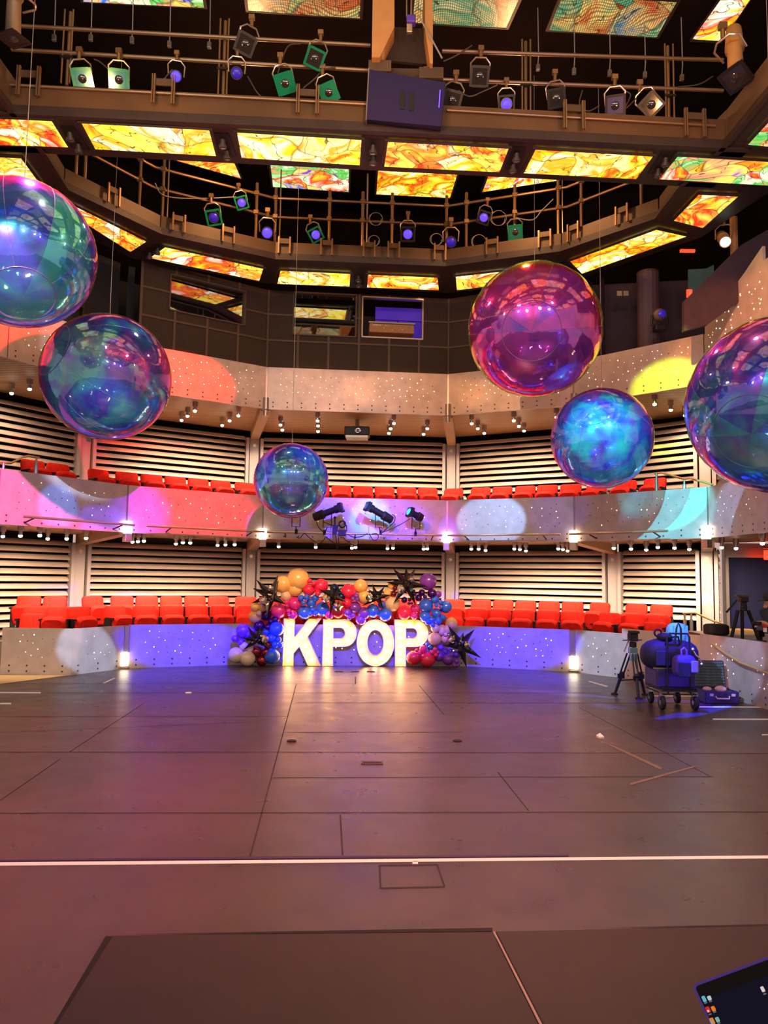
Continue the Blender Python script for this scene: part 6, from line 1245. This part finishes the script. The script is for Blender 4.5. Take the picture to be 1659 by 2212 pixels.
mb = MB(); tp = O+ex*.15+bdir*.1; mb.cyl((tp.x, tp.y, 0), (tp.x, tp.y, tp.z-.06), .018, n=10); mb.box((tp.x, tp.y, tp.z-.05), (.3, .24, .02)); mb.box((tp.x, tp.y, .015), (.4, .35, .03)); tag(mb.obj('laptop_stand', M['dkmetal']), 'dark stand carrying the laptop below the frame', 'stand')
# ================================================================= light
sc = bpy.context.scene
w = bpy.data.worlds.new('world'); sc.world = w; w.use_nodes = True; w.node_tree.nodes['Background'].inputs[0].default_value = srgb('e6c2b4'); w.node_tree.nodes['Background'].inputs[1].default_value = .42
def spot(name, p, target, c, e, ang, blend=.15, r=.05):
    l = bpy.data.lights.new(name, 'SPOT'); l.energy = e; l.color = srgb(c)[:3]; l.spot_size = math.radians(ang); l.spot_blend = blend; l.shadow_soft_size = r
    o = bpy.data.objects.new(name, l); col.objects.link(o); o.location = p; o.rotation_euler = (Vector(target)-Vector(p)).to_track_quat('-Z', 'Y').to_euler(); return o
for q in SPOTS:
    spot('downlight_beam', (q.x, q.y, q.z-.04), (q.x*1.12, q.y+1.1, q.z-2.2), 'ffe0bc', 60, 125, .8, .03)
def fp(px, py, i): return U(px, py, seg=(FP[i], FP[i+1]))
RIG = [Vector((-4.5, 9.4, 7.8)), Vector((-1.5, 9.5, 7.8)), Vector((1.5, 9.6, 7.8)), Vector((4, 9.8, 7.8)), Vector((0, 3.2, 7.6)), Vector((-3.5, 3.0, 7.6)), Vector((3.5, 3.2, 7.6))]

def S(p, t, c, e, ang, blend=.15, sx=1, sy=1, roll=0):
    o = spot('stage_beam', p, t, c, e, ang, blend); o.scale = (sx, sy, 1)
    if roll: o.rotation_euler.rotate_axis('Z', math.radians(roll))
    return o
# left balcony fronts: red, pink, violet, white
S(RIG[5], fp(60, 745, 1), 'ff2418', 11000, 12, .2, 1.3, .6); S(RIG[6], fp(400, 825, 2), 'ff2818', 10000, 9, .15, 1, .6)
S(RIG[4], fp(430, 1110, 2), 'ff2848', 10000, 12, .5, 1.1, .6); S(RIG[5], fp(110, 1080, 1), 'ff60c0', 12000, 14, .4, 1.1, .7); S(RIG[4], fp(170, 1030, 1), 'b0c8ff', 8000, 6, .7, 1.2, .6); S(RIG[6], fp(125, 1095, 1), '1080ff', 9000, 3.2, .3); S(RIG[4], fp(300, 1110, 2), '6a20ff', 9000, 6, .8); S(RIG[6], fp(230, 1130, 1), '4028ff', 9000, 4.5, .6, 1.2, .6)
# centre
S(RIG[4], fp(770, 1125, 3), '4838ff', 12000, 9, .6, 1.7, .6); S(RIG[5], fp(860, 1110, 3), 'd048c8', 6000, 10, .8, 1.3, .6); S(RIG[6], fp(800, 1120, 3), '20a0ff', 9000, 4, .6)
# right
S(RIG[5], fp(1060, 1125, 4), '88b8ff', 9000, 6, .2, 1, .7); S(RIG[6], fp(1190, 1115, 4), '4a2cff', 11000, 7, .6, 1, .7)
S(RIG[4], fp(1440, 1110, 5), '50dcff', 9000, 8, .1, 1, .8); S(RIG[5], fp(1430, 1060, 5), '00f0e0', 16000, 7, .08, 1, .8); S(RIG[4], fp(1600, 1090, 6), '90b8ff', 6000, 6, .3)
S(RIG[4], fp(1440, 830, 5), 'd8ff20', 12000, 7, .5, 1, .7); S(RIG[5], fp(900, 850, 3), 'ffa050', 2200, 10, .6, 1.4, .5); S(RIG[6], fp(650, 850, 3), 'ffb090', 1500, 12, .7, 1.2, .5); S(RIG[5], fp(1130, 850, 4), 'ffb070', 2200, 10, .6, 1.2, .5); S(RIG[4], fp(1600, 780, 6), 'ff9a58', 3500, 16, .5)  # warm washes on the upper fronts are added to make up for low ambient
S(RIG[6], fp(180, 760, 1), 'c8b8c0', 2500, 7, .1)
# stage wall
S(RIG[4], (-3.8, 15.1, .42), '2008ff', 17000, 10, .25, 1.15, .36); S(RIG[4], (-.6, 15.65, .45), '2008ff', 12000, 10, .3, 2.1, .36); S(RIG[4], (2.6, 15.5, .45), '2008ff', 17000, 10, .25, 1.15, .36)
S(RIG[4], (-5.25, 13.9, .4), 'a0c8ff', 8000, 4.5, .1, 1, .8); S(RIG[5], (4.15, 14.6, .45), 'a0c8ff', 8000, 4.5, .1, 1, .8); S(RIG[5], (5.38, 11.7, .45), 'a0c8ff', 4000, 4.5, .2)
S(RIG[6], (-6.2, 13.5, .4), 'd0b090', 5000, 7, .5); S(RIG[5], (5.2, 12.8, .45), 'ffb870', 2500, 5, .5)
# columns at the left
S(RIG[6], (-6.7, 17, 4.1), 'ff4050', 7000, 5, .3); S(RIG[4], (-6.7, 17, 1.0), '2070ff', 5000, 3, .3); S(RIG[4], (-3.3, 19.2, 1.6), '6a38ff', 9000, 4, .4, .5, 1); S(RIG[4], (1.7, 19.6, 1.6), '5a30ff', 9000, 4, .4, .5, 1); S(RIG[6], (6.8, 16.2, 1.6), '90d0e0', 4000, 4, .4)
# floor washes and blue streaks
S(Vector((2.2, 9.6, 7.8)), (4.45, 10.75, 0), '2030ff', 26000, 5, .25, .3, 2.3, 19); S(Vector((2.2, 9.6, 7.8)), (3.85, 10.35, 0), '2030ff', 20000, 4, .25, .3, 1.6, 19); S(RIG[2], (2.9, 12.2, 0), '6058ff', 9000, 5, .2, 2.4, .4); S(RIG[2], (3.2, 11.1, 0), '4848ff', 8000, 4, .2, 1.2, .4); S(RIG[4], (-.5, 15.4, 1.38), 'ffc890', 4500, 10, .4, 2.2, .45); S(RIG[3], (4.2, 11.2, .6), '4020ff', 6000, 9, .5)  # the warm beam on the balloons is added to brighten them
S(RIG[0], (-2.5, 7.5, 0), 'ff7080', 1100, 55, .9); S(RIG[2], (1.5, 7, 0), 'ffa080', 1500, 60, .9); S(RIG[5], (-1.5, 5, 0), 'ff80a0', 250, 60, .9); S(RIG[6], (2.5, 5, 0), 'ff9090', 250, 60, .9); S(RIG[1], (0, 11.5, 0), 'ffb870', 2200, 45, .9)
# unseen disk lamps, added for bright highlights in the bubbles
for x, c in ((-3.6, 'b8f0ff'), (-1.2, 'fff0e0'), (1.4, 'ffd8c0'), (3.8, 'd0c8ff')):
    l = bpy.data.lights.new('added_glint_light', 'AREA'); l.shape = 'DISK'; l.size = .45; l.energy = 55; l.color = srgb(c)[:3]; o = bpy.data.objects.new('added_glint_light', l); col.objects.link(o); o.location = (x, 3.0, 7.4); o.rotation_euler = (Vector((x*1.1, 15, 4.5))-Vector(o.location)).to_track_quat('-Z', 'Y').to_euler()
spot('stage_beam', (3.0, 2.5, 8), (.8, 10, 8.7), '4a20ff', 900, 14, .5)
# added warm fill points without fixtures, to brighten the steelwork
for x, y, z, e in ((-3.5, 8.6, 7.4, 60), (0, 8.6, 7.4, 60), (3.5, 8.8, 7.4, 60)):
    l = bpy.data.lights.new('added_warm_fill', 'POINT'); l.energy = e; l.color = srgb('ffb070')[:3]; l.shadow_soft_size = .12; o = bpy.data.objects.new('added_warm_fill', l); col.objects.link(o); o.location = (x, y, z)
for x, y, z, e in ((-2.5, 13.2, 9.2, 90), (2.2, 13.2, 9.2, 90)):
    l = bpy.data.lights.new('added_warm_fill', 'POINT'); l.energy = e; l.color = srgb('ffb878')[:3]; l.shadow_soft_size = .15; o = bpy.data.objects.new('added_warm_fill', l); col.objects.link(o); o.location = (x, y, z)
finish_labels()
# ================================================================= camera
cd = bpy.data.cameras.new('camera'); cam = bpy.data.objects.new('camera', cd); col.objects.link(cam)
cd.sensor_fit = 'HORIZONTAL'; cd.sensor_width = 36; cd.lens = 36*F/W; cd.clip_start = .05; cd.clip_end = 200
cam.matrix_world = Matrix(((RT.x, UP.x, -FW.x, CAM.x), (RT.y, UP.y, -FW.y, CAM.y), (RT.z, UP.z, -FW.z, CAM.z), (0, 0, 0, 1)))
sc.camera = cam
sc.view_settings.view_transform = 'Standard'; sc.view_settings.look = 'None'; sc.view_settings.gamma = 1; sc.view_settings.use_curve_mapping = False; sc.view_settings.exposure = 0.82
